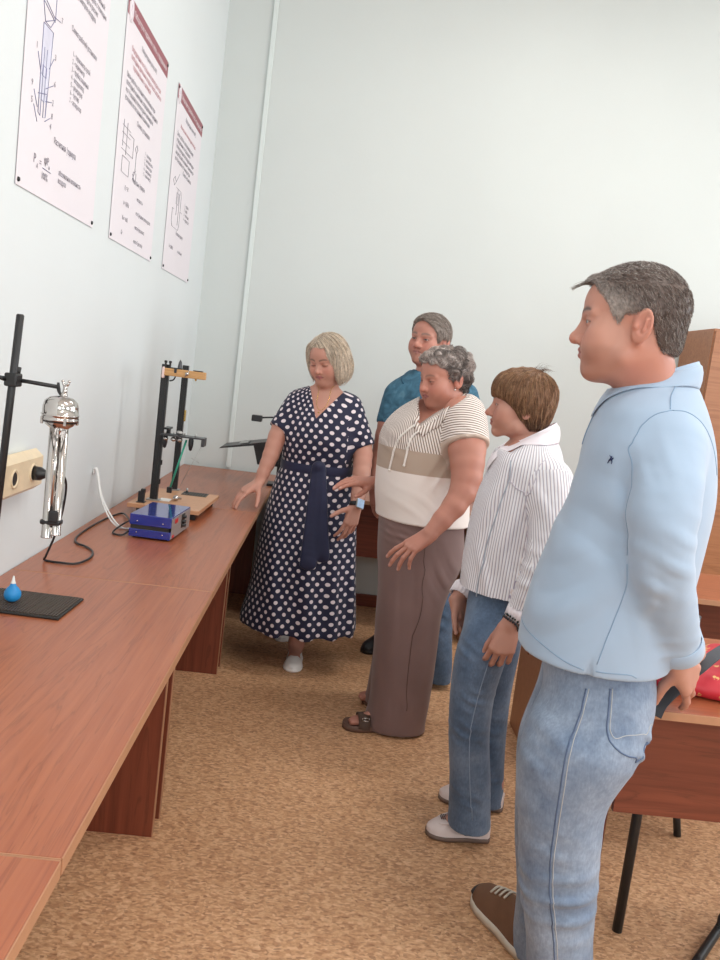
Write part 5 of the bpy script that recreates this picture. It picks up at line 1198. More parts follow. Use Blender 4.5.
    wb = MB().box((-.020, -.023, .027), (.020, .023, .038), .004, m4).build('watch_case', M['steel'], root)
    MB().box((-.0175, -.0205, .0375), (.0175, .0205, .0395), .001, m4).build('watch_screen', plain('pale_blue_glass', srgb(176, 204, 236), .08, var=.15, vs=60), wb)
    # hair
    HF = hairfield(H, .19, .0038)
    HF.ell(H.w((-.018, 0, .032)), np.array((.104, .087, .094))*H.k, H.R, .01)
    HF.ell(H.w((-.040, .030, -.045)), np.array((.074, .070, .092))*H.k, H.R, .03); HF.ell(H.w((-.045, -.022, -.035)), np.array((.068, .068, .078))*H.k, H.R, .03)
    HF.ell(H.w((.012, .077, -.030)), np.array((.040, .022, .085))*H.k, H.R, .03); HF.ell(H.w((.022, -.072, -.010)), np.array((.026, .014, .072))*H.k, H.R, .03)
    HF.ell(H.w((.066, -.004, -.035)), np.array((.07, .0575, .105))*H.k, H.R, .012, 'sub'); HF.ell(H.w((.055, 0, -.11)), np.array((.075, .060, .07))*H.k, H.R, .012, 'sub')
    c1 = srgb(196, 180, 156)
    HF.folds(H.o, .2, H.R[1], .03, .0015, 0, .4)
    hs = hair_shell(root, HF, lambda P: tint(len(P), srgb(176, 156, 136), .10))
    S_ = seed_on(HF, 6000, lambda P: (HF.samp(P) > -.004) & (H.loc(P)[:, 2] > -.02))
    part_ = H.w((.03, -.015, .12))
    def flow(P, t):
        q = H.loc(P); s = np.sign(q[:, 1]+.015); return H.v(np.stack([.15-.6*sstep(.02, -.08, q[:, 0]), s*.75*sstep(.0, .1, q[:, 2]), -1.0+0*s], 1))
    pth = grow(HF, S_, flow, 13, .0068, .0028, .03, rise=.0004, free=lambda P: H.loc(P)[:, 2] < -.085, vary=.35, stop=lambda P: (H.loc(P)[:, 0] > .045) & (np.abs(H.loc(P)[:, 1]+.004) < .062-.25*np.clip(H.loc(P)[:, 2], 0, 1)) & (H.loc(P)[:, 2] < .078)); hair_strands(root, hs, pth, np.full(len(S_), .0012), tint(len(S_), srgb(232, 216, 196), .16, srgb(172, 150, 130), .2))
    # shoes
    wh = plain('white_leather', srgb(246, 242, 238), .4, var=.03)
    for h, t_ in ((fh, ft), (fh2, ft2)):
        shoe('shoe', root, h, t_, .088, [(0, .9, .058), (.12, .85, .05), (.3, .9, .030), (.52, .9, .030), (.62, .75, .050), (.75, .85, .040), (.9, .9, .028), (1, 1, .012)], wh, wh, .014)
woman_dots()
# ================================================================== woman with grey curls
def stripes(m, coord, pitch, duty, soft=.1):
    f = m.math('FRACT', m.math('ADD', m.math('DIVIDE', coord, pitch), 200.)); f = m.math('ABSOLUTE', m.math('SUBTRACT', f, .5))
    return m.ramp(f, [(max(0, duty/2-soft/2), (1, 1, 1, 1)), (duty/2+soft/2, (0, 0, 0, 1))])
def woman_curls():
    y0 = 3.35; root = thing('person', 'woman with short grey curls, striped and beige top and wide brown trousers', 'person', (.28, 3.33, 0))
    skin = srgb(212, 150, 130); F = np.array([-.88, -.47, 0]); H = Frame(at(443, 378, 3.33), F, pitch=14, k=.97)
    tor = rows([(451, 391, 14, .06), (447, 399, 26, .10), (439, 412, 37, .165), (433, 426, 45, .195), (430, 440, 49, .205), (428, 455, 49, .205), (425, 475, 48, .20), (422, 495, 46, .20), (422, 510, 45, .20), (422, 519, 45, .20)], y0)
    bt = [(c[0], c[1], c[2], c[3]-.016, c[4]-.016) for c in tor]
    na = P_([(463, 416, 3.20), (467, 450, 3.12), (463, 492, 3.06), (430, 534, 3.0)]); nr = [.078, .070, .050, .029]
    fa = P_([(430, 425, 3.52), (405, 470, 3.62), (392, 482, 3.58), (372, 482.5, 3.50)]); fr_ = [.07, .046, .038, .026]
    leg = rows([(421, 510, 42, .17), (421, 530, 43, .175), (420, 556, 43, .17), (414, 585, 36, .14, -.03), (409, 610, 33, .12, -.05), (406, 640, 32, .11, -.06), (403, 670, 31, .11, -.06), (399, 700, 30, .11, -.06), (395, 718, 30.5, .11, -.06), (394, 726, 31, .11, -.06)], y0)
    leg2 = rows([(418, 530, 38, .15, .08), (413, 560, 35, .14, .1), (408, 600, 31, .12, .12), (403, 640, 28, .11, .14), (396, 685, 28, .11, .15), (392, 702, 28, .11, .15)], y0)
    h1, t1 = atz(406, 731, 0), atz(342, 727, 0); h2, t2 = atz(410, 704, 0), atz(362, 703, 0)
    B = Field((-.15, 2.85, -.005), (.75, 3.85, 1.64), .0065, [(H.o-[.13, .13, .16], H.o+[.13, .13, .13], .003), (at(418, 548, 2.98)-[.12, .13, .09], at(418, 548, 2.98)+[.12, .13, .09], .0034), (at(352, 482, 3.45)-[.10, .12, .07], at(352, 482, 3.45)+[.12, .12, .07], .0036)])
    B.loft(bt, .03, yaw=.4); Ft = unit((-.66, -.75, 0)); opening = [(468, 396), (441, 412.5), (417, 428.5), (420, 405), (436, 380), (468, 380)]; polycut(B, [(a, b+(3 if b > 390 else 0)) for a, b in opening], 3.2, 2.95, 3.27, .03); neckcut(B, at(430, 411, 3.28), Ft, .5, .10, .10, .035, .4, .03); add_head(B, H, at(446, 398, y0), dict(fat=.011, slit=.0012, neckr=.058, neckr2=.066, nose=1.05, earflare=14))
    B.chain(na, nr, .03); B.chain(fa, fr_, .03); rec = []
    w = na[-1]; add_hand(B, w, at(404, 552, 2.99)-w, (-.1, -.45, .9), 1, ((.05, .25, .2), (.12, .3, .2), (.2, .35, .25), (.3, .45, .3)), 1.02, splay=(.22, .06, -.10, -.26), thumb=(.8, .5, -.35), rec=rec)
    w = fa[-1]; add_hand(B, w, at(338, 480, 3.42)-w, (-.1, -.35, .93), -1, ((.1, .2, .15), (.2, .25, .2), (.3, .3, .2), (.35, .3, .2)), 1.0, splay=(.14, .04, -.06, -.14), thumb=(.75, .55, -.4), rec=rec)
    for h, t_, L in ((h1, t1, leg), (h2, t2, leg2)):
        d = unit(t_-h); an = h+d*.06+np.array([0, 0, .09]); legs_in(B, L[1:], an)
        B.cap(an, h+d*.05+[0, 0, .055], .036, .034, .02); B.cap(an-[0, 0, .02], h+d*.17+[0, 0, .042], .034, .028, .02)
        lf = np.array([-d[1], d[0], 0])
        for i, (a, b, r) in enumerate(((.232, -.026, .0115), (.236, -.008, .0095), (.230, .007, .009), (.220, .020, .0085), (.208, .032, .008))):
            s_ = 1 if np.dot(lf, (0, -1, 0)) < 0 else -1
            B.cap(h+d*.165+lf*b*s_*.9+[0, 0, .038], h+d*a+lf*b*s_+[0, 0, .034], .012, r, .004)
    o = dict(slit=.0012, brows=.5, browc=(.14, .09, .07), lip=(.42, .15, .14))
    finish_body(B, root, H, skin, o, rec); add_eyes(root, H, M['iris_brown'])
    er = H.w((.004, .083, -.047)); MB().ball(er, .0045, 8).tube([er+[0, 0, .004], er+[0, 0, .01]], .0012, 6).build('earring', M['chrome'], root)
    # top
    S = Field((-.1, 2.95, .75), (.75, 3.75, 1.50), .0055)
    S.loft(tor, .02, yaw=.4); sl = [na[0], (na[0]+na[1])/2, na[1]*1.0]
    S.sleeve([na[0], na[1]+(na[1]-na[0])*-.08], [.088, .086], .0, .04); S.sleeve([fa[0], fa[0]+(fa[1]-fa[0])*.5], [.082, .07], 0, .04)
    S.folds(at(405, 500, 3.2), (.16, .2, .08), (.45, 0, 1), .06, .003, 0, .5); S.folds(at(450, 480, 3.15), (.09, .1, .10), (1, 0, -.5), .05, .008, 1); S.folds(at(395, 440, 3.25), (.10, .15, .08), (.5, 0, 1), .06, .004, 2); S.folds(at(462, 432, 3.12), (.1, .1, .05), (.4, 0, 1), .035, .004, 2)
    nk = at(441, 399, y0); Fd = unit(F)
    polycut(S, opening, 3.2, 2.95, 3.50, .008)
    zb1 = at(412, 450, 3.2)[2]; zb2 = at(412, 473, 3.2)[2]
    def R_(z): return np.interp(z, [.8, 1.4], [.2, .2])
    c = at(428, 455, y0); cA = (c[0], c[1], 0)
    def puv(V): return limb_uv(V, (cA, Ft), [(na[0]+[0, 0, .03], na[1], .085, (0, -1, .3)), (fa[0], fa[1], .08, (0, 1, 0))], R_)
    m = NT('striped_beige_white_jersey'); a = m.n('Attribute', attribute_name='puv').outputs['Vector']; sp = m.n('SeparateXYZ', {0: a}); oz = m.n('SeparateXYZ', {0: m.n('TexCoord').outputs['Object']}).outputs[2]
    s1 = stripes(m, m.math('ADD', sp.outputs[0], m.math('MULTIPLY', sp.outputs[1], .35)), .0100, .40); s2 = stripes(m, m.math('ADD', sp.outputs[1], m.math('MULTIPLY', sp.outputs[0], .12)), .0100, .40); isl = m.math('GREATER_THAN', sp.outputs[2], .5)
    wht = srgb(232, 222, 216); st = m.mix(m.mix(isl, s1, s2), wht, srgb(128, 108, 96))
    be = m.math('MULTIPLY', m.math('LESS_THAN', oz, zb1), m.math('GREATER_THAN', oz, zb2)); lo = m.math('LESS_THAN', oz, zb2)
    not_sl = m.math('SUBTRACT', 1., isl); c_ = m.mix(m.math('MULTIPLY', be, not_sl), st, srgb(182, 162, 146)); c_ = m.mix(m.math('MULTIPLY', lo, not_sl), c_, srgb(238, 228, 222))
    L = float(np.linalg.norm(na[1]-na[0])); c_ = m.mix(m.math('MULTIPLY', isl, m.math('GREATER_THAN', sp.outputs[1], L*.92+.008)), c_, srgb(196, 176, 162))
    m.set(Base_Color=c_, Roughness=.8, Sheen_Weight=.1); part(S, 'top', m.m, root, puv); tp = root.children[-1]
    # collar flap of striped cloth and drawstrings
    strm = NT('striped_collar_cloth'); u_ = strm.n('SeparateXYZ', {0: strm.coord()}); s_ = stripes(strm, strm.math('ADD', u_.outputs[0], strm.math('MULTIPLY', u_.outputs[1], -.6)), .0125, .42); strm.set(Base_Color=strm.mix(s_, wht, srgb(128, 108, 96)), Roughness=.8)
    ribbon('collar', tp, strm.m, P_([(470, 399, 3.25), (458, 406, 3.2), (442, 415.5, 3.15), (428, 424, 3.13), (418, 431, 3.12)]), S, .030, .004)
    ribbon('collar', tp, strm.m, P_([(417, 430, 3.13), (416, 420, 3.2), (418, 409, 3.3), (423, 401, 3.4)]), S, .022, .004)
    wm = plain('white_cord', srgb(236, 230, 224), .7)
    def cord(pts):
        P = spline(np.array(pts, float), 8)
        for _ in range(6):
            v, G = S.samp(P, True); P = P-G*np.clip(v-.004, -.02, .06)[:, None]
        v, f = sweep(P, [.0042]*len(P), 8); MB().add(v, f, True).ball(P[-1], .006, 6).build('drawstring', wm, tp)
    cord(P_([(414, 424, 3.17), (406, 424, 3.16), (392, 433, 3.16), (384, 452, 3.18), (381, 470, 3.2)])); cord(P_([(417, 427, 3.13), (407, 432, 3.12), (399, 445, 3.1), (395, 458, 3.1), (392, 467, 3.1)]))
    # trousers
    J = Field((-.15, 2.95, .0), (.75, 3.75, .95), .006)
    J.loft(leg, .03); J.loft(leg2, .02)
    c = at(400, 620, 3.12); J.folds(c, (.16, .25, .42), (1, .1, .10), .13, .008, .6, .15); J.folds(at(400, 535, 3.2), (.14, .2, .05), (.15, 0, 1), .03, .005, 0, .3); J.folds(at(440, 575, 3.2), (.08, .2, .12), (.8, 0, .5), .06, .006, 1, .3); J.folds(at(395, 715, 3.1), (.2, .25, .05), (1, 0, .1), .09, .006, 2, .2)
    bm_ = cloth('brown_viscose', srgb(124, 98, 94), .75); part(J, 'trousers', bm_, root); tr = root.children[-1]
    P = spline(np.array(P_([(427, 545, 3.1), (424, 580, 3.1), (417, 630, 3.08), (411, 690, 3.05), (409, 722, 3.08)])), 8)
    for _ in range(5): v, G = J.samp(P, True); P = P-G*(v)[:, None]
    v, f = sweep(P, [.0018]*len(P), 6); MB().add(v, f, True).build('side_seam', plain('brown_seam', srgb(92, 70, 66), .8), tr)
    # sandals
    lea = plain('brown_leather', srgb(84, 64, 54), .6, bump=.2); sl_ = plain('sandal_sole', srgb(112, 84, 72), .7)
    for h, t_ in ((h1, t1), (h2, t2)):
        d = unit(t_-h); l = np.array([-d[1], d[0], 0]); L_ = np.linalg.norm(t_-h); sd = MB(); ss = np.concatenate([np.linspace(0, .06, 5), np.linspace(.1, .88, 16), np.linspace(.9, 1, 7)])
        ww = np.interp(ss, [0, .02, .06, .2, .45, .7, .85, .95, .99, 1], [.002, .018, .028, .034, .034, .048, .048, .034, .014, .002]); V_ = []; Fc = []
        for a_, b_ in zip(ss, ww):
            for y_, z_ in ((-b_, .002), (-b_-.002, .012), (-b_-.001, .026), (-b_*.8, .023), (b_*.8, .023), (b_+.001, .026), (b_+.002, .012), (b_, .002)): V_.append(h+d*L_*a_+l*y_+np.array([0, 0, z_]))
        for i in range(len(ss)-1):
            for j in range(8): Fc.append((i*8+j, i*8+(j+1) % 8, (i+1)*8+(j+1) % 8, (i+1)*8+j))
        s0 = sd.add(V_, Fc, True).build('sandal', sl_, root); stp = MB()
        V_ = []; Fc = []
        for i in range(15):
            a_ = math.pi*i/14
            for k_, (q, z_) in enumerate(((.60, 0), (.78, 0), (.78, .005), (.60, .005))):
                V_.append(h+d*L_*q+l*math.cos(a_)*.050+np.array([0, 0, .012+(math.sin(a_)**.7)*(.052 if k_ in (0, 3) else .046)+z_]))
        for i in range(14):
            for j in range(4): Fc.append((i*4+j, i*4+(j+1) % 4, (i+1)*4+(j+1) % 4, (i+1)*4+j))
        stp.add(V_, Fc, True).build('strap', lea, s0)
        sg = -1 if np.dot(l, (0, -1, 0)) < 0 else 1
        bk = h+d*L_*.68+l*sg*.044+np.array([0, 0, .050]); e2 = unit(l*sg*.8+np.array([0, 0, .5])); e3 = np.cross(d, e2)
        MB().tube([bk-d*.014, bk+d*.014], .0028, 8).tube([bk-d*.014+[0, 0, .012], bk+d*.014+[0, 0, .012]], .002, 8).tube([bk-d*.014, bk-d*.014+[0, 0, .012]], .002, 8).tube([bk+d*.014, bk+d*.014+[0, 0, .012]], .002, 8).build('buckle', M['chrome'], s0)
    # curls
    HF = hairfield(H, .19, .0035); HF.ell(H.w((-.026, 0, .040)), np.array((.102, .084, .080))*H.k, H.R, .01); HF.ell(H.w((-.062, 0, -.010)), np.array((.060, .066, .072))*H.k, H.R, .03); HF.ell(H.w((.036, 0, .078)), np.array((.050, .06, .032))*H.k, H.R, .03)
    zcut(HF, H, [-.2, -.11, -.07, -.03, -.01, .012, .028, .040, .060, .09, .13], [-.075, -.078, -.086, -.070, -.045, -.015, .024, .055, .076, .086, .092])
    rr = np.random.default_rng(3)
    V, Fx = HF.mesh()
    for i in rr.choice(len(V), 150):
        if H.loc(V[i:i+1])[0, 2] > -.07: HF.ball(V[i], rr.uniform(.007, .012), .008)
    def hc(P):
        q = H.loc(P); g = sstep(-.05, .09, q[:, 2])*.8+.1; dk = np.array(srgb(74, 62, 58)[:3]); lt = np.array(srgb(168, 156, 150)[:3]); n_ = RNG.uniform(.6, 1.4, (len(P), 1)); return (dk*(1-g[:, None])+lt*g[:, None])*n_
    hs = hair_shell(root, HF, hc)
    S_ = seed_on(HF, 2600, lambda P: HF.samp(P) > -.004)
    cells = rr.uniform(-.1, .1, (90, 3))*1.3+H.o; sp_ = rr.choice([-1, 1], 90); cb = rr.uniform(.5, 1.45, 90)
    cell_id = lambda P: np.linalg.norm(P[:, None]-cells[None], axis=2).argmin(1)
    def flow(P, t):
        dd = np.linalg.norm(P[:, None]-cells[None], axis=2); j = dd.argmin(1); r_ = P-cells[j]; v, G = HF.samp(P, True); return np.cross(G, r_)*sp_[j][:, None]/(np.linalg.norm(r_, axis=1)[:, None]+1e-6)+.25*unit(-H.R[2])+.25*(r_/.03)
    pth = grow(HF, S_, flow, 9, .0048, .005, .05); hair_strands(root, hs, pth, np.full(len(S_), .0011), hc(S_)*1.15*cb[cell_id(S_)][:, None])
woman_curls()
# ================================================================== woman in the striped shirt
def woman_shirt():
    y0 = 2.60; root = thing('person', 'woman with short brown hair, white pinstriped shirt, bead bracelets and blue jeans', 'person', (.55, 2.6, 0))
    skin = srgb(212, 158, 138); F = np.array([-.975, .20, 0]); H = Frame(at(521, 406, 2.58), F, pitch=2, k=.93)
    tor = rows([(537, 428, 13, .05), (534, 436, 22, .085), (530, 447, 31, .13), (528, 460, 36, .16), (528, 478, 42, .17), (525, 500, 48, .17), (521, 530, 52, .17), (517, 560, 54, .17), (513, 588, 53, .175), (511, 598, 52, .175), (510, 605, 51, .17)], y0)
    bt = [(c[0], c[1], c[2], c[3]-.02, c[4]-.02) for c in tor]
    na = P_([(549, 482, 2.46), (552, 530, 2.40), (540, 575, 2.37), (519, 616, 2.38)]); nr = [.066, .058, .050, .038]
    fa = P_([(515, 478, 2.74), (497, 530, 2.84), (478, 570, 2.84), (461, 594, 2.78)]); fr_ = [.06, .052, .044, .036]
    nl = rows([(500, 570, 26, .11, .1), (497, 600, 29, .12, .08), (490, 630, 27, .115, .02), (480, 658, 25, .10), (472, 695, 22, .09), (469, 735, 20.5, .085), (470, 775, 20.5, .085), (469.5, 808, 21, .085), (469, 823, 21.5, .085)], 2.50)
    fl = rows([(500, 600, 26, .09, -.04), (495, 640, 26, .10), (491, 690, 20, .09), (488, 740, 17.5, .085), (486, 785, 17.5, .08), (486, 799, 18, .08)], 2.74)
    t1, h1 = atz(425, 833, 0), atz(489, 838, 0); t2, h2 = atz(438, 797, 0), atz(503, 809, 0)
    B = Field((.15, 2.2, -.005), (.85, 3.0, 1.58), .0065, [(H.o-[.13, .13, .16], H.o+[.13, .13, .13], .0028), (at(502, 638, 2.36)-[.09, .11, .10], at(502, 638, 2.36)+[.09, .11, .10], .0032)])
    bt = bt[:8]+[(bt[8][0], bt[8][1], bt[8][2], .09, .08), (bt[9][0], bt[9][1], bt[9][2], .08, .07)]; B.loft(bt, .03, yaw=-.2); add_head(B, H, at(533, 440, y0), dict(fat=.002, slit=.0028, nose=.92, neckr=.046, neckr2=.054, noear=False, earflare=4, eary=.068, nosex=.002))
    B.chain(na, [.045, .038, .032, .025], .02); B.chain(fa, [.045, .038, .032, .025], .02); rec = []
    w = at(511, 624, 2.37); B.cap(na[-1], w, .025, .024, .01); add_hand(B, w, at(501, 652, 2.36)-w, (-.15, -.95, .1), 1, ((.55, .7, .5), (.5, .75, .5), (.5, .75, .5), (.45, .7, .5)), .98, splay=(.12, .04, -.04, -.12), thumb=(.9, .3, -.5), tcurl=.3, rec=rec)
    w = fa[-1]; w2 = w+unit(fa[-1]-fa[-2])*.03; B.cap(w, w2, .025, .024, .01); add_hand(B, w2, at(467, 632, 2.74)-w2, (-.6, .75, .0), -1, ((.35, .5, .3),)*4, .92, rec=rec)
    for h, t_, L in ((h1, t1, nl), (h2, t2, fl)):
        d = unit(t_-h); an = h+d*.05+np.array([0, 0, .09]); legs_in(B, L, an)
        B.cap(an, h+d*.05+[0, 0, .045], .034, .030, .02); B.cap(an-[0, 0, .015], h+d*.15+[0, 0, .035], .031, .024, .02)
    finish_body(B, root, H, skin, dict(slit=.0028, brows=.65, browc=(.10, .06, .04), lip=(.44, .18, .16)), rec); add_eyes(root, H, M['iris_brown'])
    # shirt
    S = Field((.15, 2.22, .80), (.9, 3.0, 1.45), .005)
    S.loft(tor, .02, yaw=-.2); S.sleeve(na, [nr[0]+.006, nr[1]+.006, nr[2]+.003, nr[3]+.001], 0, .035); S.sleeve(fa, [.066, .058, .048, .040], 0, .035)
    S.folds(at(505, 520, 2.45), (.10, .2, .2), (1, 0, -.35), .09, .013, 0, .4); S.folds(at(535, 500, 2.42), (.07, .12, .12), (1, 0, .5), .07, .009, 1); S.folds(na[2], (.08, .1, .1), (.3, 0, 1), .05, .006, 0, .3); S.folds(at(490, 575, 2.45), (.12, .2, .1), (.9, 0, .3), .07, .006, 2); S.folds(na[1], (.07, .1, .12), (1, 0, .2), .06, .004, 0)
    nk = at(529, 440, y0); neckcut(S, at(525, 444, y0), F, .66, .086, .070, .055); polycut(S, [(546, 431), (511, 453), (502, 449), (512, 425), (545, 415)], 2.5, 2.3, 2.72, .008)
    # curved shirt tail: higher at the side seam
    a_ = at(517, 616, y0-.17); S.ell(a_+[0.01, 0, -.02], (.050, .12, .040), None, .01, 'sub')
    def R_(z): return np.interp(z, [.8, 1.4], [.18, .17])
    c = at(522, 520, y0); cA = (c[0], c[1], 0)
    def puv(V): return limb_uv(V, (cA, F), [(na[0], na[1], .068, (0, -1, .0)), (na[1], na[3], .06, (0, -1, .0)), (fa[0], fa[2], .06, (0, 1, 0)), (fa[2], fa[3], .05, (0, 1, 0))], R_)
    def pin(name, expr=None):
        m = NT(name)
        if expr is None: a = m.n('Attribute', attribute_name='puv').outputs['Vector']; u = m.n('SeparateXYZ', {0: a}).outputs[0]
        else:
            s_ = m.n('SeparateXYZ', {0: m.coord()}); u = m.math('ADD', m.math('ADD', m.math('MULTIPLY', s_.outputs[0], expr[0]), m.math('MULTIPLY', s_.outputs[1], expr[1])), m.math('MULTIPLY', s_.outputs[2], expr[2]))
        k = stripes(m, u, .0095, .24); k2 = stripes(m, m.math('ADD', u, .0024), .0095, .12); cc = m.mix(k, srgb(236, 236, 240), srgb(158, 148, 166)); cc = m.mix(m.math('MULTIPLY', k2, .6), cc, srgb(196, 168, 160))
        m.set(Base_Color=cc, Roughness=.8); n = m.n('TexNoise', {'Vector': m.coord(), 'Scale': 26, 'Detail': 4}).outputs[0]; m.bump(n, .35, .004); return m.m
    part(S, 'shirt', pin('pinstriped_cotton'), root, puv); sh = root.children[-1]
    def pressed(name, pts, mat, r, fld=S, par=sh):
        P = spline(np.array(pts, float), 8)
        for _ in range(6): v, G = fld.samp(P, True); P = P-G*(v-.0005)[:, None]
        v, f = sweep(P, [r]*len(P), 6); return MB().add(v, f, True).build(name, mat, par)
    gs = plain('grey_placket_edge', srgb(168, 176, 188), .8)
    pressed('placket', P_([(507, 455, 2.45), (500, 478, 2.42), (485, 505, 2.42), (478, 530, 2.42), (470, 565, 2.42), (464, 598, 2.45)]), gs, .0022)
    pressed('armhole_seam', P_([(546, 470, 2.45), (530, 490, 2.4), (519, 500, 2.4), (519, 530, 2.4), (520, 560, 2.4)]), plain('pale_seam', srgb(196, 190, 200), .8), .0015)
    pressed('yoke_seam', P_([(520, 497, 2.4), (508, 485, 2.4), (498, 480, 2.42)]), plain('pale_seam_cloth', srgb(196, 190, 200), .8), .0015)
    wc = cloth('white_collar_cloth', srgb(240, 232, 238), .7, .03, 300, .02)
    collar('collar', sh, wc, at(526, 444, y0)-[0, 0, .004], F, .078, .066, .034, .054, .036, .30, .105, .036, fld=S)
    # gathered cuff
    for w_, dr_, r_ in ((na[-1], na[-1]-na[-2], .040), (fa[-1], fa[-1]-fa[-2], .038)):
        ax = unit(dr_); u = unit(np.cross(ax, (.2, .9, .3))); w2_ = np.cross(ax, u); v = []; f = []; n = 72
        for i in range(n):
            a = 2*math.pi*i/n; e = u*math.cos(a)+w2_*math.sin(a); k = .0022*math.sin(a*18)
            for q, z in ((r_-.003, -.030), (r_+.003+k*.4, -.030), (r_+.002+k*.5, -.008), (r_-.001+k, .012), (r_-.004+k, .012)): v.append(w_+e*q+ax*z)
        for i in range(n):
            for j in range(4): f.append((i*5+j, ((i+1) % n)*5+j, ((i+1) % n)*5+j+1, i*5+j+1))
        MB().add(v, f, True).build('cuff', wc, sh)
    # bracelets
    ax = unit(at(511, 624, 2.37)-na[-1]); rr = np.random.default_rng(5)
    for q, rad in ((-.006, .0275), (.004, .0270)):
        c0 = at(511, 624, 2.37)+ax*q-ax*.004; u = unit(np.cross(ax, (.2, .9, .3))); w2_ = np.cross(ax, u); mbd = MB()
        for i in range(22): a = 2*math.pi*i/22; mbd.ball(c0+(u*math.cos(a)+w2_*math.sin(a))*(rad+.003)+ax*.002*math.sin(a*3), .0042, 5)
        br_ = mbd.build('bracelet', plain('dark_green_beads', srgb(30, 42, 36), .2) if q < 0 else M['blackp'], root)
    # jeans
    J = Field((.15, 2.3, .0), (.85, 3.0, 1.0), .0055); J.loft(nl, .03, yaw=-.2); J.loft(fl, .02, yaw=-.2)
    for (px, py, ph) in ((475, 655, 0), (474, 700, 1), (470, 735, 2.2), (470, 800, .7)): J.folds(at(px, py, 2.42), (.09, .14, .05), (.35, 0, 1), .035, .0045, ph, .5)
    J.folds(at(500, 640, 2.5), (.07, .14, .05), (-.3, 0, 1), .03, .004, 1); J.folds(at(490, 720, 2.7), (.06, .1, .1), (.1, 0, 1), .05, .004, 0); J.folds(at(485, 780, 2.7), (.06, .1, .05), (.1, 0, 1), .03, .004, 0)
    part(J, 'jeans', denim('mid_blue_denim', srgb(72, 92, 118), srgb(92, 112, 138), srgb(116, 134, 158)), root); jn = root.children[-1]
    th = plain('pale_blue_thread', srgb(140, 156, 178), .8); pressed('outseam', P_([(500, 625, 2.4), (489, 660, 2.4), (478, 700, 2.4), (470, 740, 2.4), (470, 790, 2.4), (473, 823, 2.4)]), th, .0014, J, jn)
    # shoes
    wl = plain('white_moccasin_leather', srgb(226, 210, 206), .45, var=.03); dkl = plain('shoe_dark_trim', srgb(70, 62, 66), .5)
    for h, t_ in ((h1, t1), (h2, t2)):
        up, d, l, L_, hh = shoe('shoe', root, h, t_, .092, [(0, .85, .045), (.12, .85, .042), (.3, .92, .024), (.5, .92, .022), (.62, .8, .040), (.72, .8, .046), (.85, .9, .036), (1, 1, .016)], wl, plain('brown_shoe_sole', srgb(120, 100, 90), .6), .016)
        ps_ = []
        for i in range(17):
            a = math.pi*(-.05+1.1*i/16); ps_.append(hh+d*L_*(.66+.20*math.sin(a))+l*.030*math.cos(a)+np.array([0, 0, .056-.012*math.sin(a)]))
        MB().tube(ps_, .0035, 8).build('tongue_piping', wl, up)
        mm = MB()
        for k_ in (-1, 0, 1): mm.tube([hh+d*L_*(.74+.03*k_)+l*(-.014)+np.array([0, 0, .0605]), hh+d*L_*(.765+.03*k_)+l*.0+np.array([0, 0, .0615]), hh+d*L_*(.76+.03*k_)+l*.014+np.array([0, 0, .0600])], .0018, 6, sub=3)
        mm.build('trim', dkl, up)
        for s_ in (1, -1): MB().prism([hh+d*L_*.40+l*s_*.0385+np.array([0, 0, .024]), hh+d*L_*.44+l*s_*.0385+np.array([0, 0, .024]), hh+d*L_*.42+l*s_*.036+np.array([0, 0, .036])], l*s_*.002).build('side_vent', dkl, up)
    # hair
    HF = hairfield(H, .18, .0033); HF.ell(H.w((-.014, 0, .040)), np.array((.100, .088, .084))*H.k, H.R, .01); HF.ell(H.w((-.040, 0, -.015)), np.array((.060, .068, .074))*H.k, H.R, .03); HF.ell(H.w((.044, 0, .055)), np.array((.050, .069, .048))*H.k, H.R, .03)
    zcut(HF, H, [-.2, -.10, -.06, -.03, -.012, -.002, .012, .030, .055, .078, .11, .15], [-.062, -.070, -.086, -.088, -.075, -.050, -.024, -.002, .018, .026, .030, .03])
    HF.folds(H.o, .2, H.v((1, .3, .35)), .03, .0035, 0, .8)
    def hc(P): q = H.loc(P); g = sstep(-.09, .06, q[:, 2])[:, None]; return (np.array(srgb(74, 50, 38)[:3])*(1-g)+np.array(srgb(140, 104, 78)[:3])*g)*RNG.uniform(.7, 1.3, (len(P), 1))
    hs = hair_shell(root, HF, hc); S_ = seed_on(HF, 4200, lambda P: (HF.samp(P) > -.004))
    cr = H.w((-.06, 0, .12))
    def flow(P, t):
        q = H.loc(P); r_ = P-cr; r_ = r_/(np.linalg.norm(r_, axis=1)[:, None]+1e-6); return r_*.8+H.v(np.stack([-.25+0*q[:, 0], 0*q[:, 0], -.75+0*q[:, 0]], 1))*sstep(.13, .06, q[:, 2])[:, None]
    pth = grow(HF, S_, flow, 8, .0052, .0026, .06, rise=.0004, vary=.3, stop=lambda P: H.loc(P)[:, 2] < np.interp(H.loc(P)[:, 0], [-.10, -.06, -.03, -.012, -.002, .012, .030, .055, .078, .15], [-.075, -.095, -.096, -.085, -.060, -.034, -.008, .012, .020, .022])); C = hc(S_)*1.1; g_ = RNG.random(len(S_)) < .16; C[g_] = np.array(srgb(186, 146, 108)[:3])*.85
    hair_strands(root, hs, pth, np.full(len(S_), .0011), C)
    S3 = H.w(np.stack([RNG.uniform(-.06, -.02, 60), RNG.uniform(-.03, .03, 60), np.full(60, .114)], 1)); ps = [S3]; dr = RNG.normal(0, .3, S3.shape)
    for i in range(8): ps.append(ps[-1]+(H.R[2]*(.0042-.0009*i)-H.R[0]*(.0015+.0006*i)+dr*.004)*H.k)
    hair_strands(root, hs, np.stack(ps, 1), np.full(60, .0005), tint(60, srgb(110, 80, 60), .2))
woman_shirt()
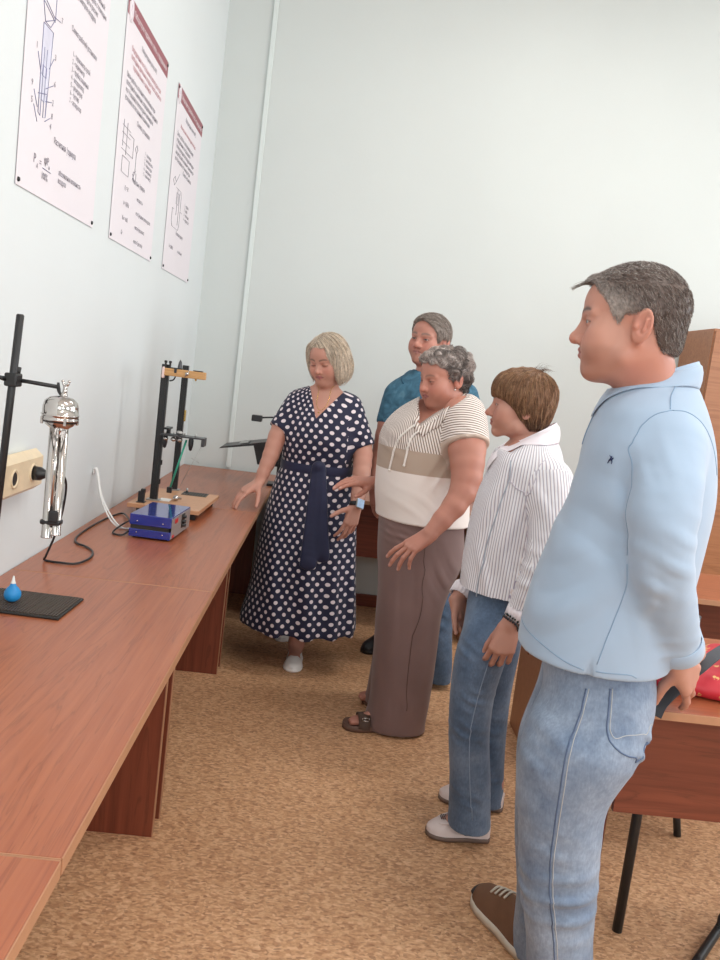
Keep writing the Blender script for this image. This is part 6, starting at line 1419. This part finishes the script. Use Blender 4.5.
# ================================================================== man behind, teal polo
def man_teal():
    y0 = 4.02; root = thing('person', 'older man with grey hair and teal polo shirt standing behind the grey-curled woman', 'person', (.38, 4.0, 0))
    skin = srgb(208, 150, 132); F = np.array([-.62, -.78, 0]); H = Frame(at(429.5, 340.5, 4.02), F, pitch=0, tilt=3, k=1.03)
    tor = rows([(433, 366, 12, .05), (432, 375, 24, .09), (431, 385, 36, .12), (430, 397, 40, .14), (431, 415, 43, .15), (430, 440, 41, .155), (428, 480, 38, .155), (426, 520, 36, .15), (425, 535, 36, .15)], y0)
    bt = [(c[0], c[1], c[2], c[3]-.016, c[4]-.016) for c in tor]
    ra = P_([(397, 396, 4.0), (388, 425, 3.97), (380, 455, 4.0), (375, 486, 3.92)]); rr_ = [.06, .048, .040, .028]
    la = P_([(465, 396, 4.0), (474, 430, 4.0), (474, 470, 4.0), (462, 510, 3.95)]); lr = [.06, .048, .040, .028]
    l1 = rows([(417, 525, 26, .13, 0), (410, 560, 18, .10, .02), (402, 600, 14, .08, .05), (392, 640, 13, .075, .1)], y0)
    l2 = rows([(432, 525, 26, .13, 0), (438, 560, 17, .10, -.05), (440, 600, 13, .08, -.12), (440, 640, 12, .075, -.18), (440, 664, 12, .075, -.2)], y0)
    B = Field((-.1, 3.6, -.005), (.85, 4.4, 1.82), .0065, [(H.o-[.14, .14, .17], H.o+[.14, .14, .14], .0032), (at(376, 500, 3.9)-[.08, .1, .1], at(376, 500, 3.9)+[.08, .1, .1], .0038)])
    B.loft(bt, .03); add_head(B, H, at(431, 372, y0), dict(fat=.008, slit=.002, nose=1.1, neckr=.058, neckr2=.064, brow=1.2)); B.chain(ra, rr_, .03); B.chain(la, lr, .03); rec = []
    w = ra[-1]; add_hand(B, w, at(379, 512, 3.88)-w, (-.6, -.7, .2), -1, ((.3, .4, .3),)*4, 1.05, rec=rec)
    w = la[-1]; add_hand(B, w, at(456, 536, 3.9)-w, (.6, -.7, .2), 1, ((.3, .4, .3),)*4, 1.05, rec=rec)
    t1, h1 = atz(364, 654, 0), None; h1 = t1+unit((.55, .8, 0))*.27; t2 = atz(437, 683, 0); h2 = t2+unit((.12, 1, 0))*.27
    for h, t_, L in ((h1, t1, l1), (h2, t2, l2)):
        d = unit(t_-h); an = h+d*.05+np.array([0, 0, .09]); legs_in(B, L, an); B.cap(an, h+d*.14+[0, 0, .045], .036, .028, .02)
    finish_body(B, root, H, skin, dict(slit=.002, stubble=.12, brows=.6, browt=.005, browc=(.14, .10, .08), lip=(.46, .2, .18)), rec); add_eyes(root, H, M['iris_grey'])
    S = Field((-.1, 3.7, .80), (.85, 4.35, 1.62), .006); S.loft(tor, .02); S.sleeve(ra[:2], [.064, .058], .0, .04); S.sleeve(la[:2], [.064, .058], .0, .04)
    S.folds(at(405, 420, 3.9), (.12, .2, .12), (.7, 0, .7), .07, .005, 0); neckcut(S, at(430, 376, y0), F, .35, .076, .074, .05)
    m = NT('mottled_teal_polo'); n = m.n('TexNoise', {'Vector': m.coord(), 'Scale': 22, 'Detail': 4, 'Distortion': 1.2}).outputs[0]; m.set(Base_Color=m.ramp(n, [(.35, srgb(44, 84, 106)), (.6, srgb(62, 108, 132)), (.75, srgb(88, 130, 150))]), Roughness=.8)
    part(S, 'shirt', m.m, root); sh = root.children[-1]
    collar('collar', sh, plain('teal_collar', srgb(48, 100, 130), .8), at(430, 376, y0)-[0, 0, .006], F, .080, .076, .034, .044, .032, .34, .055, .035, fld=S)
    l1b = l1+[(h1[0]-.03, h1[1]-.04, .03, .065, .075)]; J = Field((-.1, 3.6, .0), (.8, 4.4, 1.02), .0065); J.loft(l1b, .03); J.loft(l2+[(l2[-1][0], l2[-1][1], .03, .060, .075)], .02); J.folds(at(440, 620, 3.85), (.1, .15, .15), (.2, 0, 1), .05, .005, 0)
    part(J, 'jeans', denim('dark_blue_denim', srgb(58, 78, 104), srgb(76, 98, 124), srgb(100, 120, 146)), root)
    for h, t_ in ((h1, t1), (h2, t2)): shoe('shoe', root, h, t_, .10, [(0, .85, .06), (.3, .7, .075), (.5, .7, .07), (.7, .85, .05), (.9, .95, .036), (1, 1, .018)], plain('black_shoe_leather', srgb(34, 34, 38), .4), M['rubber'], .022)
    HF = hairfield(H, .17, .0036); HF.ell(H.w((-.012, 0, .034)), np.array((.106, .087, .093))*H.k, H.R, .01); HF.ell(H.w((-.045, 0, -.03)), np.array((.062, .066, .065))*H.k, H.R, .02); HF.ell(H.w((.030, 0, .060)), np.array((.062, .070, .052))*H.k, H.R, .02)
    zcut(HF, H, [-.2, -.10, -.05, -.03, -.02, .018, .026, .036, .050, .075, .12], [-.08, -.085, -.07, -.03, .012, .012, -.012, .020, .062, .088, .094], yfun=lambda x, y: np.where(x > .03, -.45*np.clip(y, 0, 1)-.15*np.clip(-y, 0, 1), 0))
    def hc(P): q = H.loc(P); return np.array(srgb(132, 120, 112)[:3])*RNG.uniform(.6, 1.45, (len(P), 1))
    hs = hair_shell(root, HF, hc); S_ = seed_on(HF, 3200, lambda P: HF.samp(P) > -.004)
    top_ = lambda P, t: np.where((H.loc(P)[:, 2] > .06)[:, None], -H.R[0]*.3+H.R[1]*1.0, -H.R[2]*.8-H.R[0]*.45)+RNG.normal(0, .2, P.shape)
    pth = grow(HF, S_, top_, 6, .005, .0015, .04); C = hc(S_)*1.1; g_ = RNG.random(len(S_)) < .25; C[g_] = np.array(srgb(190, 180, 172)[:3]); hair_strands(root, hs, pth, np.full(len(S_), .0009), C)
man_teal()
# ================================================================== red bag on the near desk
def red_bag():
    c = atz(706, 672, .79); root = thing('bag', 'red fabric bag with small gold flowers and a dark grey strap on the near desk', 'bag', (c[0]+.08, c[1]+.02, .7505))
    B = Field((.80, 1.84, .7505), (1.45, 2.42, .93), .004)
    cx, cy = c[0]+.06, c[1]+.03
    B.ell((cx, cy, .775), (.215, .150, .050), None, .02); B.ell((cx+.08, cy+.02, .79), (.13, .12, .055), None, .03); B.ell((cx-.16, cy-.06, .768), (.06, .05, .022), None, .03)
    B.folds((cx, cy, .82), (.2, .2, .1), (1, .5, 0), .09, .006, 0, .7); B.folds((cx, cy-.1, .80), (.2, .1, .08), (.5, 0, 1), .05, .005, 1, .5); B.plane((0, 0, .752), (0, 0, -1), (cx, cy, .75), .4)
    m = NT('red_cloth_with_gold_flowers'); v = m.coord(); vo = m.n('TexVoronoi', {'Vector': v, 'Scale': 34, 'Randomness': .8}); k = m.ramp(vo.outputs['Distance'], [(.24, (1, 1, 1, 1)), (.30, (0, 0, 0, 1))])
    n = m.n('TexNoise', {'Vector': v, 'Scale': 120, 'Detail': 2}).outputs[0]; k = m.math('MULTIPLY', k, m.ramp(n, [(.42, (0, 0, 0, 1)), (.5, (1, 1, 1, 1))]))
    m.set(Base_Color=m.mix(k, srgb(206, 48, 62), srgb(232, 190, 120)), Roughness=.55); part(B, 'pouch', m.m, root)
    g = plain('dark_grey_webbing', srgb(62, 64, 70), .7, bump=.2)
    pts = spline(np.array([atz(655, 716, .753), atz(662, 703, .765), atz(680, 686, .80), atz(700, 668, .85), atz(716, 655, .87), atz(735, 645, .86), atz(760, 640, .80)]), 8)
    up = np.array([0, -.35, .95]); v = []; f = []
    for i, p in enumerate(pts):
        t = unit(pts[min(i+1, len(pts)-1)]-pts[max(i-1, 0)]); s = unit(np.cross(t, up)); n_ = np.cross(s, t)
        for a, b in ((-.014, 0), (.014, 0), (.014, .004), (-.014, .004)): v.append(p+s*a+n_*b)
    for i in range(len(pts)-1):
        for j in range(4): f.append((i*4+j, i*4+(j+1) % 4, (i+1)*4+(j+1) % 4, (i+1)*4+j))
    f += [(3, 2, 1, 0), tuple(len(v)-4+k for k in range(4))]; MB().add(v, f, False).build('strap', g, root)
red_bag()
